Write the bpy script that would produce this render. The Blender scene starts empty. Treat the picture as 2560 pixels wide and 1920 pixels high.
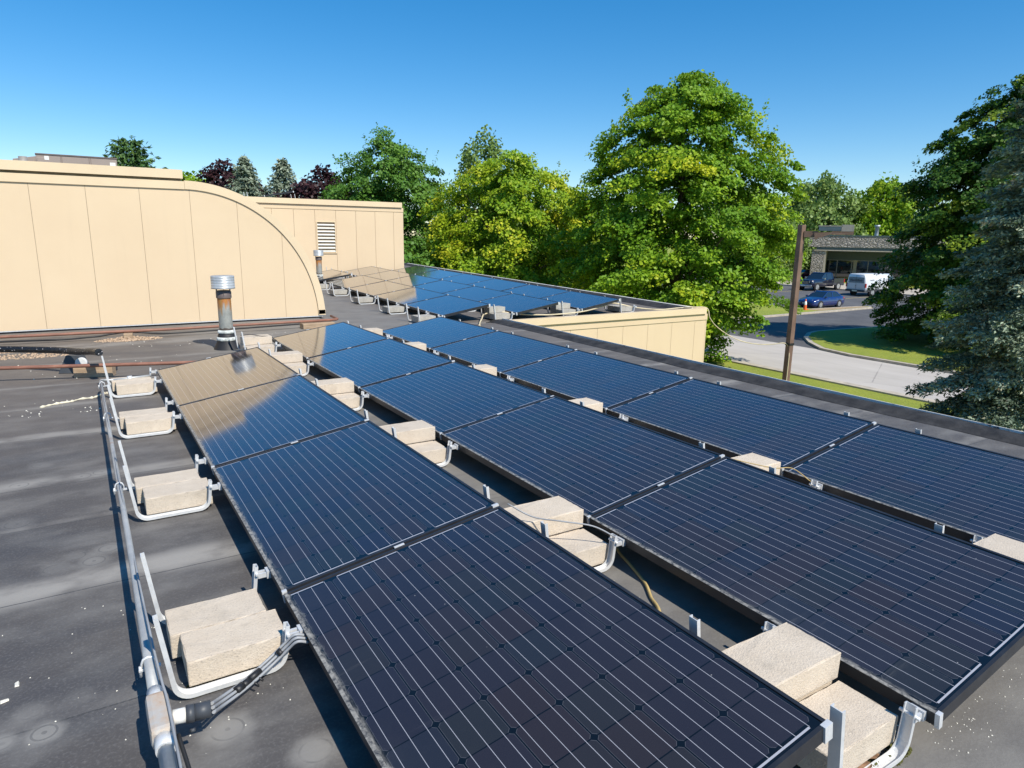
import bpy, bmesh, math, random
import numpy as np
from math import sin, cos, pi, radians, hypot, sqrt, atan2
from mathutils import Matrix, Vector

S = bpy.context.scene
COL = S.collection
# ------------------------------------------------------------------ camera
CAM_Z = 1.5257
YAW, PITCH, ROLL = 0.5649, 0.2181, 0.0156
fw = Vector((sin(YAW) * cos(PITCH), cos(YAW) * cos(PITCH), -sin(PITCH)))
r0 = Vector((cos(YAW), -sin(YAW), 0.0))
u0 = r0.cross(fw)
rt = r0 * cos(ROLL) + u0 * sin(ROLL)
up = u0 * cos(ROLL) - r0 * sin(ROLL)
cd = bpy.data.cameras.new('camera')
cam = bpy.data.objects.new('camera', cd)
COL.objects.link(cam)
M = Matrix((rt, up, -fw)).transposed().to_4x4()
M.translation = Vector((0, 0, CAM_Z))
cam.matrix_world = M
cd.sensor_fit = 'HORIZONTAL'
cd.sensor_width = 36.0
cd.lens = 36.0 * 1688.9 / 2560.0
cd.clip_start = 0.05
cd.clip_end = 2000.0
S.camera = cam
# ------------------------------------------------------------------ sky, sun, exposure
SUN_DIR = Vector((0.19, -0.87, 1.0)).normalized()
SUN_EL = math.asin(SUN_DIR.z)
SUN_ROT = atan2(SUN_DIR.x, SUN_DIR.y)
W = bpy.data.worlds.new('World')
S.world = W
W.use_nodes = True
nt = W.node_tree
sky = nt.nodes.new('ShaderNodeTexSky')
sky.sky_type = 'NISHITA'
sky.sun_disc = False
sky.sun_elevation = SUN_EL
sky.sun_rotation = SUN_ROT
sky.altitude = 1200.0
sky.air_density = 1.0
sky.dust_density = 0.05
sky.ozone_density = 3.0
hs = nt.nodes.new('ShaderNodeHueSaturation')
hs.inputs['Saturation'].default_value = 1.57
hs.inputs['Value'].default_value = 1.28
gm = nt.nodes.new('ShaderNodeGamma')
gm.inputs['Gamma'].default_value = 0.80
nt.links.new(sky.outputs['Color'], gm.inputs['Color'])
nt.links.new(gm.outputs['Color'], hs.inputs['Color'])
nt.links.new(hs.outputs['Color'], nt.nodes['Background'].inputs['Color'])
nt.nodes['Background'].inputs['Strength'].default_value = 0.12
sd = bpy.data.lights.new('sun', 'SUN')
sd.energy = 4.2
sd.angle = radians(0.53)
sd.color = (1.0, 0.945, 0.85)
so = bpy.data.objects.new('sun', sd)
COL.objects.link(so)
so.rotation_euler = (-SUN_DIR).to_track_quat('-Z', 'Y').to_euler()
so.location = (0, -20, 30)
S.view_settings.view_transform = 'Standard'
S.view_settings.look = 'None'
S.view_settings.exposure = 0.46
S.view_settings.gamma = 1.0
S.cycles.max_bounces = 8
S.cycles.transparent_max_bounces = 8

# ------------------------------------------------------------------ node helpers
class NT:
    """Small helper that writes shader node trees."""
    def __init__(self, name):
        self.m = bpy.data.materials.new(name)
        self.m.use_nodes = True
        self.t = self.m.node_tree
        self.b = self.t.nodes['Principled BSDF']
        self.out = self.t.nodes['Material Output']
        self._pos = None
    def node(self, typ, **kw):
        n = self.t.nodes.new(typ)
        for k, v in kw.items():
            setattr(n, k, v)
        return n
    def link(self, a, b):
        self.t.links.new(a, b)
    def put(self, sock, v):
        if isinstance(v, (int, float)):
            sock.default_value = v
        elif isinstance(v, (tuple, list)):
            sock.default_value = tuple(v) + ((1.0,) if len(v) == 3 and len(sock.default_value) == 4 else ())
        else:
            self.link(v, sock)
    def math(self, op, a, b=0.0, c=None):
        n = self.node('ShaderNodeMath', operation=op)
        self.put(n.inputs[0], a)
        self.put(n.inputs[1], b)
        if c is not None:
            self.put(n.inputs[2], c)
        return n.outputs[0]
    def smooth(self, x, lo, hi):
        n = self.node('ShaderNodeMapRange', interpolation_type='SMOOTHSTEP')
        self.put(n.inputs[0], x)
        n.inputs[1].default_value = lo
        n.inputs[2].default_value = hi
        return n.outputs[0]
    def mix(self, f, a, b, blend='MIX'):
        n = self.node('ShaderNodeMix', data_type='RGBA', blend_type=blend)
        self.put(n.inputs[0], f)
        self.put(n.inputs[6], a)
        self.put(n.inputs[7], b)
        return n.outputs[2]
    def pos(self):
        if self._pos is None:
            self._pos = self.node('ShaderNodeTexCoord').outputs['Object']
        return self._pos
    def xyz(self, v=None):
        n = self.node('ShaderNodeSeparateXYZ')
        self.link(v or self.pos(), n.inputs[0])
        return n.outputs
    def noise(self, scale, detail=4, rough=0.55, vec=None, stretch=None, w=0.0):
        v = vec or self.pos()
        if stretch:
            mp = self.node('ShaderNodeMapping')
            mp.inputs['Scale'].default_value = stretch
            mp.inputs['Location'].default_value = (w, w, w)
            self.link(v, mp.inputs[0])
            v = mp.outputs[0]
        n = self.node('ShaderNodeTexNoise')
        self.link(v, n.inputs['Vector'])
        n.inputs['Scale'].default_value = scale
        n.inputs['Detail'].default_value = detail
        n.inputs['Roughness'].default_value = rough
        return n.outputs['Fac']
    def ramp(self, f, stops):
        n = self.node('ShaderNodeValToRGB')
        e = n.color_ramp.elements
        while len(e) < len(stops):
            e.new(0.5)
        for el, (p, c) in zip(e, stops):
            el.position = p
            el.color = tuple(c) + (1.0,) if len(c) == 3 else c
        self.link(f, n.inputs[0])
        return n.outputs[0]
    def bump(self, h, strength=0.3, dist=0.01):
        n = self.node('ShaderNodeBump')
        n.inputs['Strength'].default_value = strength
        n.inputs['Distance'].default_value = dist
        self.link(h, n.inputs['Height'])
        self.link(n.outputs[0], self.b.inputs['Normal'])
    def set(self, color=None, rough=None, metal=None, ior=None, spec=None):
        if color is not None: self.put(self.b.inputs['Base Color'], color)
        if rough is not None: self.put(self.b.inputs['Roughness'], rough)
        if metal is not None: self.put(self.b.inputs['Metallic'], metal)
        if ior is not None: self.put(self.b.inputs['IOR'], ior)
        if spec is not None: self.put(self.b.inputs['Specular IOR Level'], spec)
        return self.m

def plain(name, c, rough=0.6, metal=0.0, var=0.18, scale=6.0, bump=0.0, bscale=60.0, bdist=0.004, c2=None):
    """Slightly uneven single-colour surface."""
    n = NT(name)
    f = n.noise(scale, 5)
    lo = tuple(x * (1 - var) for x in c)
    hi = tuple(min(1, x * (1 + var)) for x in c) if c2 is None else c2
    n.set(n.ramp(f, [(0.3, lo), (0.7, hi)]), rough, metal)
    if bump:
        n.bump(n.noise(bscale, 6, 0.65), bump, bdist)
    return n.m

MAT = {}
def build_materials():
    # --- roof membrane: sun-bleached black sheet with laps, fastener plates, dirt
    n = NT('roof_membrane')
    x, y, z = n.xyz()
    big = n.noise(0.55, 5, 0.6)
    med = n.noise(2.3, 6, 0.62, stretch=(1.0, 1.8, 1.0))
    fine = n.noise(90.0, 3, 0.6)
    c = n.ramp(big, [(0.28, (0.054, 0.050, 0.049)), (0.52, (0.080, 0.073, 0.069)), (0.75, (0.118, 0.106, 0.092))])
    c = n.mix(n.smooth(med, 0.38, 0.75), c, n.mix(0.75, c, (0.19, 0.18, 0.165)))
    c = n.mix(n.math('MULTIPLY', n.smooth(n.math('ADD', y, n.math('MULTIPLY', big, 4.0)), 5.0, 11.5), 0.6), c, (0.155, 0.130, 0.108))
    dk = n.noise(0.9, 5, 0.6, stretch=(.7, 1.5, 1), w=7.3)
    c = n.mix(n.math('MULTIPLY', n.smooth(dk, 0.5, 0.72), 0.5), c, (0.045, 0.047, 0.055))
    wob = n.math('MULTIPLY', n.math('SUBTRACT', n.noise(1.3, 3), 0.5), 0.16)
    yw = n.math('ADD', y, wob)
    for y0, wd, st in ((2.36, 0.05, .3), (3.31, 0.11, .95), (4.08, 0.03, .3), (4.80, 0.09, .7), (5.94, 0.08, .7), (6.95, 0.07, .45), (7.9, .05, .4), (9.15, 0.07, .4), (10.45, .2, .5), (12.6, .1, .4), (14.9, .1, .4)):
        d = n.math('ABSOLUTE', n.math('SUBTRACT', yw, y0))
        band = n.math('SUBTRACT', 1.0, n.smooth(d, wd * 0.25, wd * 1.5))
        band = n.math('MULTIPLY', band, n.math('MULTIPLY', n.smooth(med, 0.25, 0.6), st))
        c = n.mix(band, c, (0.30, 0.28, 0.25))
        lap = n.math('LESS_THAN', n.math('ABSOLUTE', n.math('SUBTRACT', n.math('ADD', y, n.math('MULTIPLY', wob, .12)), y0 - wd * 0.8)), 0.004)
        c = n.mix(n.math('MULTIPLY', lap, 0.75), c, (0.045, 0.045, 0.046))
    gd = n.math('MULTIPLY', n.smooth(n.math('ADD', x, n.math('MULTIPLY', n.math('SUBTRACT', med, .5), .6)), .9, 1.6), n.math('SUBTRACT', 1.0, n.smooth(x, 4.6, 5.4)))
    c = n.mix(n.math('MULTIPLY', gd, n.math('ADD', .45, n.math('MULTIPLY', n.smooth(med, .3, .7), .45))), c, (0.20, 0.188, 0.168))
    plates = [(-.146, 2.43, .05, .25), (-.285, 2.415, .055, .35), (-.243, 2.286, .06, .95), (-.025, 3.615, .075, .7), (-.088, 3.5, .08, .75), (-.244, 3.499, .075, .4), (-.16, 3.60, .07, .3),
              (-.45, 4.83, .085, .6), (-.30, 4.86, .09, .5), (-.13, 4.83, .09, .4), (-.348, 2.295, .05, .9), (-.42, 4.17, .10, .4), (.241, 2.011, .085, .95), (.45, 1.781, .085, 1.0), (-.02, 4.86, .085, .4), (-.36, 5.2, .08, .35)]
    for px, py, r, st in plates:
        dn = n.node('ShaderNodeVectorMath', operation='DISTANCE')
        cx = n.node('ShaderNodeCombineXYZ')
        n.link(x, cx.inputs[0]); n.link(y, cx.inputs[1])
        n.link(cx.outputs[0], dn.inputs[0])
        dn.inputs[1].default_value = (px, py, 0)
        d = n.math('ADD', dn.outputs['Value'], n.math('MULTIPLY', n.math('SUBTRACT', n.noise(9, 4), .5), r * 1.1))
        halo = n.math('MULTIPLY', n.math('SUBTRACT', 1.0, n.smooth(d, r * 0.35, r * 1.25)), st * 0.55)
        c = n.mix(halo, c, (0.33, 0.315, 0.285))
        ring = n.math('LESS_THAN', n.math('ABSOLUTE', n.math('SUBTRACT', dn.outputs['Value'], r * 0.56)), 0.0035)
        c = n.mix(n.math('MULTIPLY', ring, n.math('MULTIPLY', n.smooth(n.noise(6, 2), .4, .6), .45)), c, (0.06, 0.06, 0.06))
        ring = n.math('LESS_THAN', dn.outputs['Value'], 0.008)
        c = n.mix(n.math('MULTIPLY', ring, n.math('MULTIPLY', n.smooth(n.noise(6, 2), .4, .6), .45)), c, (0.06, 0.06, 0.06))
    c = n.mix(n.math('MULTIPLY', n.smooth(fine, 0.45, 0.8), 0.35), c, (0.22, 0.21, 0.2))
    sp = n.node('ShaderNodeTexVoronoi')
    sp.inputs['Scale'].default_value = 9.0
    n.link(n.pos(), sp.inputs['Vector'])
    speck = n.math('LESS_THAN', sp.outputs['Distance'], n.math('MULTIPLY', n.smooth(n.noise(3.1, 2), 0.55, 0.8), 0.06))
    c = n.mix(n.math('MULTIPLY', speck, 0.7), c, (0.55, 0.5, 0.43))
    n.set(c, 0.72)
    n.bump(n.math('ADD', n.math('MULTIPLY', med, 0.6), n.math('MULTIPLY', fine, 0.25)), 0.35, 0.012)
    MAT['membrane'] = n.m
    # --- cream metal cladding
    n = NT('cream_cladding')
    big = n.noise(0.8, 5, 0.6)
    c = n.ramp(big, [(0.3, (0.655, 0.50, 0.325)), (0.7, (0.695, 0.54, 0.355))])
    st = n.noise(1.0, 4, 0.6, stretch=(7.0, 7.0, 0.45))
    c = n.mix(n.math('MULTIPLY', n.smooth(st, 0.55, 0.8), 0.16), c, (0.54, 0.42, 0.28))
    n.set(c, 0.55)
    n.bump(n.noise(1.6, 3), 0.10, 0.03)
    MAT['cream'] = n.m
    MAT['cream_trim'] = plain('cream_trim', (0.70, 0.55, 0.36), 0.45, var=.05, scale=1.5)
    MAT['joint'] = plain('dark_joint', (0.34, 0.255, 0.165), 0.8)
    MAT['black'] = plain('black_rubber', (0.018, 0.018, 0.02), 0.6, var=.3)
    MAT['kerb_membrane'] = plain('kerb_membrane', (0.016, 0.016, 0.018), 0.85, var=.5, scale=7, bump=.6, bscale=9, bdist=.02, c2=(.045, .043, .042))
    n = NT('flaking_white_metal')
    f = n.noise(7.0, 5, 0.7)
    n.set(n.ramp(f, [(0.34, (0.10, 0.09, 0.085)), (0.40, (0.74, 0.72, 0.67)), (0.9, (0.85, 0.83, 0.79))]), 0.5)
    MAT['drip'] = n.m
    # --- solar cells behind glass
    n = NT('solar_cells')
    x, y, z = n.xyz()
    P = 0.158
    cu = n.math('DIVIDE', n.math('SUBTRACT', x, 0.021), P)
    cv = n.math('DIVIDE', n.math('SUBTRACT', y, 0.035), P)
    fu = n.math('FRACT', cu); fv = n.math('FRACT', cv)
    a = n.math('ABSOLUTE', n.math('SUBTRACT', fu, 0.5))
    b = n.math('ABSOLUTE', n.math('SUBTRACT', fv, 0.5))
    gapu = n.math('GREATER_THAN', a, 0.485)
    gapv = n.math('GREATER_THAN', b, 0.4865)
    dia = n.math('GREATER_THAN', n.math('ADD', a, b), 0.908)
    inu = n.math('MULTIPLY', n.math('GREATER_THAN', cu, 0.0), n.math('LESS_THAN', cu, 6.0))
    inv = n.math('MULTIPLY', n.math('GREATER_THAN', cv, 0.0), n.math('LESS_THAN', cv, 10.0))
    inside = n.math('MULTIPLY', inu, inv)
    dark = n.math('MAXIMUM', n.math('MAXIMUM', gapu, gapv), n.math('MAXIMUM', dia, n.math('SUBTRACT', 1.0, inside)))
    edge = n.math('MULTIPLY', inside, n.math('SUBTRACT', n.math('MAXIMUM', n.math('GREATER_THAN', a, 0.478), n.math('GREATER_THAN', n.math('ADD', a, b), 0.894)), dark))
    edge = n.math('MAXIMUM', edge, 0.0)
    wn = n.node('ShaderNodeTexWhiteNoise', noise_dimensions='3D')
    cx = n.node('ShaderNodeCombineXYZ')
    n.link(n.math('FLOOR', cu), cx.inputs[0]); n.link(n.math('FLOOR', cv), cx.inputs[1])
    oi = n.node('ShaderNodeObjectInfo')
    n.link(n.math('MULTIPLY', oi.outputs['Random'], 100.0), cx.inputs[2])
    n.link(cx.outputs[0], wn.inputs['Vector'])
    cell = n.ramp(wn.outputs['Value'], [(0.0, (0.0165, 0.015, 0.023)), (0.35, (0.020, 0.0165, 0.022)), (0.6, (0.024, 0.017, 0.0185)), (0.8, (0.017, 0.019, 0.0205)), (1.0, (0.0155, 0.0155, 0.028))])
    fing = n.math('FRACT', n.math('MULTIPLY', fv, 62.0))
    cell = n.mix(n.math('MULTIPLY', n.math('LESS_THAN', fing, 0.18), 0.12), cell, (0.12, 0.12, 0.13))
    c = n.mix(dark, cell, (0.002, 0.0022, 0.0026))
    c = n.mix(n.math('MULTIPLY', edge, 0.5), c, (0.13, 0.13, 0.14))
    bb = n.math('LESS_THAN', n.math('ABSOLUTE', n.math('SUBTRACT', n.math('FRACT', n.math('MULTIPLY', fu, 3.0)), 0.5)), 0.0155)
    bb = n.math('MULTIPLY', bb, n.math('MULTIPLY', inu, n.math('MULTIPLY', n.math('GREATER_THAN', cv, -0.06), n.math('LESS_THAN', cv, 10.06))))
    # string connector ribbons across both ends
    h1 = n.math('FRACT', n.math('MULTIPLY', cu, 0.5))
    h2 = n.math('FRACT', n.math('ADD', n.math('MULTIPLY', cu, 0.5), 0.5))
    def seg(h, v0, v1):
        s = n.math('MULTIPLY', n.math('GREATER_THAN', h, 0.09), n.math('LESS_THAN', h, 0.91))
        s = n.math('MULTIPLY', s, inu)
        return n.math('MULTIPLY', s, n.math('MULTIPLY', n.math('GREATER_THAN', cv, v0), n.math('LESS_THAN', cv, v1)))
    rib = n.math('MAXIMUM', seg(h1, -0.085, -0.045), seg(h2, 10.045, 10.085))
    metal = n.math('MAXIMUM', bb, rib)
    c = n.mix(metal, c, (0.40, 0.40, 0.43))
    # dust that has settled along the low edge
    dn = n.noise(55.0, 4, 0.7, stretch=(1.0, 0.35, 1.0))
    de = n.math('SUBTRACT', 1.0, n.smooth(n.math('ADD', x, n.math('MULTIPLY', n.math('SUBTRACT', dn, 0.5), -0.03)), 0.004, 0.030))
    c = n.mix(n.math('MULTIPLY', de, n.smooth(dn, 0.25, 0.75)), c, (0.36, 0.34, 0.30))
    film = n.noise(3.0, 5, 0.65)
    mp = n.node('ShaderNodeVectorMath', operation='ADD')
    n.link(n.pos(), mp.inputs[0]); n.link(oi.outputs['Random'], mp.inputs[1])
    mp2 = n.node('ShaderNodeVectorMath', operation='SCALE'); n.link(mp.outputs[0], mp2.inputs[0]); mp2.inputs['Scale'].default_value = 1.0
    film2 = n.noise(1.1, 6, 0.7, vec=mp2.outputs[0])
    c = n.mix(n.math('ADD', n.math('MULTIPLY', film, 0.012), n.math('MULTIPLY', n.smooth(film2, .45, .8), 0.03)), c, (0.55, 0.53, 0.50))
    run = n.noise(1.0, 4, .7, vec=mp2.outputs[0], stretch=(2.0, 26.0, 1.0))
    c = n.mix(n.math('MULTIPLY', n.smooth(run, .58, .8), n.math('MULTIPLY', n.math('SUBTRACT', 1.0, n.smooth(x, .0, .30)), .10)), c, (0.45, 0.43, 0.38))
    sp = n.node('ShaderNodeTexVoronoi')
    sp.inputs['Scale'].default_value = 11.0
    n.link(n.pos(), sp.inputs['Vector'])
    c = n.mix(n.math('MULTIPLY', n.math('LESS_THAN', sp.outputs['Distance'], 0.022), 0.5), c, (0.6, 0.58, 0.55))
    n.set(c, n.math('ADD', 0.075, n.math('MULTIPLY', de, 0.3)), ior=2.1)
    n.b.inputs['Specular Tint'].default_value = (0.42, 0.26, 0.24, 1.0)
    n.b.inputs['Coat Weight'].default_value = 1.0
    n.b.inputs['Coat IOR'].default_value = 1.30
    n.b.inputs['Coat Roughness'].default_value = 0.07
    MAT['cells'] = n.m
    n = NT('black_anodised')
    x, y, z = n.xyz()
    f = n.noise(40, 5, .7)
    c = n.ramp(n.noise(14, 4), [(.3, (.016, .017, .021)), (.7, (.028, .029, .033))])
    du = n.math('MULTIPLY', n.math('LESS_THAN', x, .013), n.math('GREATER_THAN', z, -.002))
    c = n.mix(n.math('MULTIPLY', du, n.smooth(f, .3, .65)), c, (.34, .32, .28))
    n.set(c, .38)
    MAT['frame'] = n.m
    MAT['backsheet'] = plain('black_backsheet', (0.012, 0.012, 0.013), 0.6)
    # --- metals
    n = NT('galvanised_steel')
    f = n.noise(22.0, 5, 0.7)
    n.set(n.ramp(f, [(0.25, (0.58, 0.59, 0.59)), (0.55, (0.72, 0.72, 0.71)), (0.8, (0.80, 0.78, 0.74))]), n.math('ADD', 0.38, n.math('MULTIPLY', f, 0.22)), 0.35)
    MAT['galv'] = n.m
    n = NT('conduit_steel')
    f = n.noise(9.0, 5, 0.7)
    g = n.noise(2.4, 4, 0.7)
    c = n.ramp(f, [(0.3, (0.36, 0.365, 0.36)), (0.6, (0.49, 0.49, 0.47)), (0.8, (0.57, 0.55, 0.50))])
    c = n.mix(n.math('MULTIPLY', n.smooth(g, 0.62, 0.72), 0.8), c, (0.42, 0.22, 0.11))
    n.set(c, 0.45, 0.3)
    MAT['conduit'] = n.m
    n = NT('rusted_conduit_body')
    f = n.noise(12.0, 5, 0.7)
    n.set(n.ramp(f, [(0.35, (0.52, 0.50, 0.46)), (0.55, (0.55, 0.44, 0.34)), (0.75, (0.48, 0.22, 0.09))]), 0.55, 0.2)
    MAT['rustbody'] = n.m
    n = NT('rusty_gas_pipe')
    f = n.noise(5.0, 5, 0.7, stretch=(1, 4, 4))
    n.set(n.ramp(f, [(0.3, (0.17, 0.075, 0.05)), (0.6, (0.28, 0.125, 0.08)), (0.8, (0.38, 0.21, 0.14))]), 0.6)
    MAT['rustpipe'] = n.m
    # vent stack: zinc with rust runs under the cap
    n = NT('rust_stained_stack')
    x, y, z = n.xyz()
    f = n.noise(9.0, 5, 0.7)
    c = n.ramp(f, [(0.3, (0.24, 0.24, 0.215)), (0.7, (0.40, 0.40, 0.36))])
    strk = n.noise(1.0, 4, 0.7, stretch=(24.0, 24.0, 2.2))
    lim = n.math('SUBTRACT', 0.80, n.math('MULTIPLY', strk, 0.62))
    rust = n.smooth(n.math('SUBTRACT', z, lim), 0.02, 0.13)
    c = n.mix(rust, c, n.ramp(strk, [(0.3, (0.50, 0.13, 0.03)), (0.6, (0.42, 0.20, 0.05)), (0.8, (0.33, 0.27, 0.18))]))
    c = n.mix(n.smooth(z, 0.655, 0.67), c, (0.10, 0.085, 0.08))
    tar = n.math('SUBTRACT', 1.0, n.smooth(n.math('ADD', z, n.math('MULTIPLY', strk, 0.06)), 0.30, 0.312))
    c = n.mix(tar, c, (0.11, 0.085, 0.07))
    n.set(c, 0.5, 0.25)
    MAT['stack'] = n.m
    n = NT('spun_zinc')
    x, y, z = n.xyz()
    w = n.math('SINE', n.math('MULTIPLY', z, 190.0))
    f = n.noise(14, 4)
    n.set(n.ramp(f, [(0.3, (0.40, 0.42, 0.43)), (0.7, (0.55, 0.57, 0.57))]), 0.42, 0.4)
    n.bump(w, 0.4, 0.006)
    MAT['zinc'] = n.m
    n = NT('pale_sealant')
    n.set(n.ramp(n.noise(16, 4, .7), [(0.35, (0.35, 0.36, 0.33)), (0.6, (0.72, 0.75, 0.70))]), 0.6)
    n.bump(n.noise(30, 4), .6, .02)
    MAT['sealant'] = n.m
    # --- concrete, wood, debris
    n = NT('ballast_concrete')
    f = n.noise(7.0, 5, 0.65)
    g = n.noise(130.0, 4, 0.7)
    c = n.ramp(f, [(0.25, (0.55, 0.455, 0.345)), (0.6, (0.65, 0.55, 0.43)), (0.85, (0.70, 0.60, 0.48))])
    c = n.mix(n.math('MULTIPLY', n.smooth(g, 0.5, 0.75), 0.4), c, (0.30, 0.26, 0.21))
    oi = n.node('ShaderNodeObjectInfo')
    c = n.mix(n.math('MULTIPLY', oi.outputs['Random'], 0.28), c, (0.40, 0.36, 0.31))
    mp = n.node('ShaderNodeVectorMath', operation='ADD'); n.link(n.pos(), mp.inputs[0])
    sc = n.node('ShaderNodeVectorMath', operation='SCALE'); cc = n.node('ShaderNodeCombineXYZ')
    n.link(oi.outputs['Random'], cc.inputs[0]); n.link(oi.outputs['Random'], cc.inputs[1]); n.link(cc.outputs[0], sc.inputs[0]); sc.inputs['Scale'].default_value = 37.0
    n.link(sc.outputs[0], mp.inputs[1])
    stn = n.noise(5.5, 5, .7, vec=mp.outputs[0])
    c = n.mix(n.math('MULTIPLY', n.smooth(stn, .52, .72), .45), c, (0.36, 0.31, 0.245))
    c = n.mix(n.math('MULTIPLY', n.smooth(stn, .2, .38), 0.0), c, (0.6, 0.5, 0.4))
    pit = n.node('ShaderNodeTexVoronoi'); pit.inputs['Scale'].default_value = 46.0; n.link(mp.outputs[0], pit.inputs['Vector'])
    c = n.mix(n.math('MULTIPLY', n.math('LESS_THAN', pit.outputs['Distance'], .15), .35), c, (.30, .25, .20))
    n.set(c, 0.9)
    n.bump(g, 0.7, 0.006)
    MAT['block'] = n.m
    n = NT('weathered_grey_concrete')
    f = n.noise(7.0, 5, 0.65)
    g = n.noise(90.0, 4, 0.7)
    c = n.ramp(f, [(0.25, (0.30, 0.28, 0.24)), (0.7, (0.46, 0.43, 0.37))])
    c = n.mix(n.math('MULTIPLY', n.smooth(g, 0.5, 0.75), 0.3), c, (0.2, 0.18, 0.15))
    n.set(c, 0.9); n.bump(g, 0.6, 0.006)
    MAT['greyblock'] = n.m
    n = NT('split_wood')
    f = n.noise(6.0, 5, 0.7, stretch=(1.0, 7.0, 7.0))
    n.set(n.ramp(f, [(0.3, (0.26, 0.175, 0.105)), (0.6, (0.44, 0.32, 0.21)), (0.8, (0.52, 0.41, 0.29))]), 0.85)
    n.bump(f, .5, .01)
    MAT['wood'] = n.m
    MAT['gravel'] = plain('pea_gravel', (0.46, 0.33, 0.22), 0.9, var=.35, scale=40)
    MAT['white_flake'] = plain('white_flakes', (0.72, 0.68, 0.58), 0.8, var=.15, scale=20)
    MAT['caulk'] = plain('cream_caulk', (0.70, 0.64, 0.48), 0.7, var=.15)
    MAT['leaf_litter'] = plain('dry_leaf', (0.26, 0.15, 0.085), 0.8, var=.4, scale=25)
    MAT['moss'] = plain('moss', (0.13, 0.13, 0.03), 0.95, var=.5, scale=60, bump=1.0, bscale=90, bdist=.02)
    MAT['wire_grey'] = plain('grey_wire', (0.30, 0.31, 0.32), 0.5)
    MAT['wire_black'] = plain('black_wire', (0.015, 0.015, 0.016), 0.5)
    MAT['cream_cable'] = plain('cream_cable', (0.62, 0.52, 0.33), 0.6, var=.2)
    MAT['tan_cable'] = plain('tan_cable', (0.50, 0.36, 0.14), 0.6, var=.3)
    n = NT('taped_hose')
    v = n.node('ShaderNodeTexVoronoi'); v.inputs['Scale'].default_value = 34
    n.link(n.pos(), v.inputs['Vector'])
    n.set(n.mix(n.math('LESS_THAN', v.outputs['Distance'], .16), (0.012, 0.012, 0.013), (.55, .5, .5)), 0.35)
    n.bump(n.noise(40, 3), .7, .01)
    MAT['hose'] = n.m
    MAT['white_plastic'] = plain('white_plastic', (0.75, 0.74, 0.70), 0.4, var=.05)
    MAT['grey_plastic'] = plain('grey_plastic', (0.055, 0.06, 0.068), 0.5)
    MAT['hvac'] = plain('brown_sheet_metal', (0.30, 0.245, 0.21), 0.5, var=.08, scale=1.5)
    MAT['hvac_dark'] = plain('dark_brown_cap', (0.13, 0.10, 0.09), 0.5)
    MAT['louver'] = plain('louver_grey', (0.60, 0.60, 0.55), 0.45, var=.06)
    MAT['dark'] = plain('dark_void', (0.012, 0.012, 0.012), 0.9)
    # --- ground
    n = NT('lawn')
    f = n.noise(0.35, 5, 0.6); g = n.noise(14.0, 5, 0.75); h = n.noise(2.0, 4, .6)
    c = n.ramp(f, [(0.3, (0.21, 0.27, 0.028)), (0.7, (0.33, 0.35, 0.04))])
    c = n.mix(n.math('MULTIPLY', n.smooth(h, .5, .75), .5), c, (0.33, 0.32, 0.08))
    c = n.mix(n.math('MULTIPLY', n.smooth(g, 0.45, 0.7), 0.5), c, (0.07, 0.12, 0.015))
    n.set(c, 0.95); n.bump(g, 0.9, 0.06)
    MAT['lawn'] = n.m
    n = NT('asphalt')
    f = n.noise(0.5, 5, 0.6); g = n.noise(60.0, 4, 0.7)
    c = n.ramp(f, [(0.3, (0.075, 0.073, 0.075)), (0.7, (0.118, 0.114, 0.114))])
    c = n.mix(n.math('MULTIPLY', n.smooth(g, .5, .8), .3), c, (0.16, 0.16, 0.16))
    n.set(c, 0.85); n.bump(g, 0.5, 0.01)
    MAT['asphalt'] = n.m
    n = NT('pale_road')
    x, y, z = n.xyz()
    f = n.noise(0.6, 6, 0.62, stretch=(1.6, .35, 1)); g = n.noise(45.0, 4, 0.7); h = n.noise(.25, 4)
    c = n.ramp(f, [(0.3, (0.42, 0.385, 0.35)), (0.7, (0.51, 0.47, 0.43))])
    c = n.mix(n.math('MULTIPLY', n.smooth(h, .5, .8), .35), c, (.30, .28, .265))
    c = n.mix(n.math('MULTIPLY', n.smooth(g, .5, .8), .25), c, (0.25, 0.235, 0.22))
    vc = n.node('ShaderNodeTexVoronoi', feature='DISTANCE_TO_EDGE'); vc.inputs['Scale'].default_value = .16
    n.link(n.pos(), vc.inputs['Vector'])
    c = n.mix(n.math('MULTIPLY', n.math('LESS_THAN', n.math('ADD', vc.outputs['Distance'], n.math('MULTIPLY', f, .02)), 0.013), .45), c, (.15, .14, .135))
    n.set(c, 0.9); n.bump(g, 0.4, 0.01)
    MAT['road'] = n.m
    MAT['kerb'] = plain('kerb_concrete', (0.44, 0.385, 0.31), 0.9, var=.2, scale=3, bump=.3, bscale=40)
    MAT['mulch'] = plain('dry_mulch', (0.36, 0.26, 0.15), 0.95, var=.3, scale=3, bump=.6, bscale=30, bdist=.03)
    MAT['yellow_paint'] = plain('yellow_paint', (0.55, 0.42, 0.16), 0.8, var=.25, scale=4)
    MAT['post'] = plain('brown_post', (0.15, 0.088, 0.062), 0.6, var=.2, scale=3, c2=(.22, .135, .10))
    MAT['lamp_glass'] = plain('lamp_glass', (0.05, 0.09, 0.13), 0.12, var=.2)
    MAT['lamp_grey'] = plain('lamp_grey', (0.26, 0.24, 0.22), 0.5)
    # --- far shop
    n = NT('split_face_stone')
    v = n.node('ShaderNodeTexVoronoi'); v.inputs['Scale'].default_value = 2.2
    mp = n.node('ShaderNodeMapping'); mp.inputs['Scale'].default_value = (1.0, 1.0, 1.9)
    n.link(n.pos(), mp.inputs[0]); n.link(mp.outputs[0], v.inputs['Vector'])
    f = n.noise(5.0, 5, .7)
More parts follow.
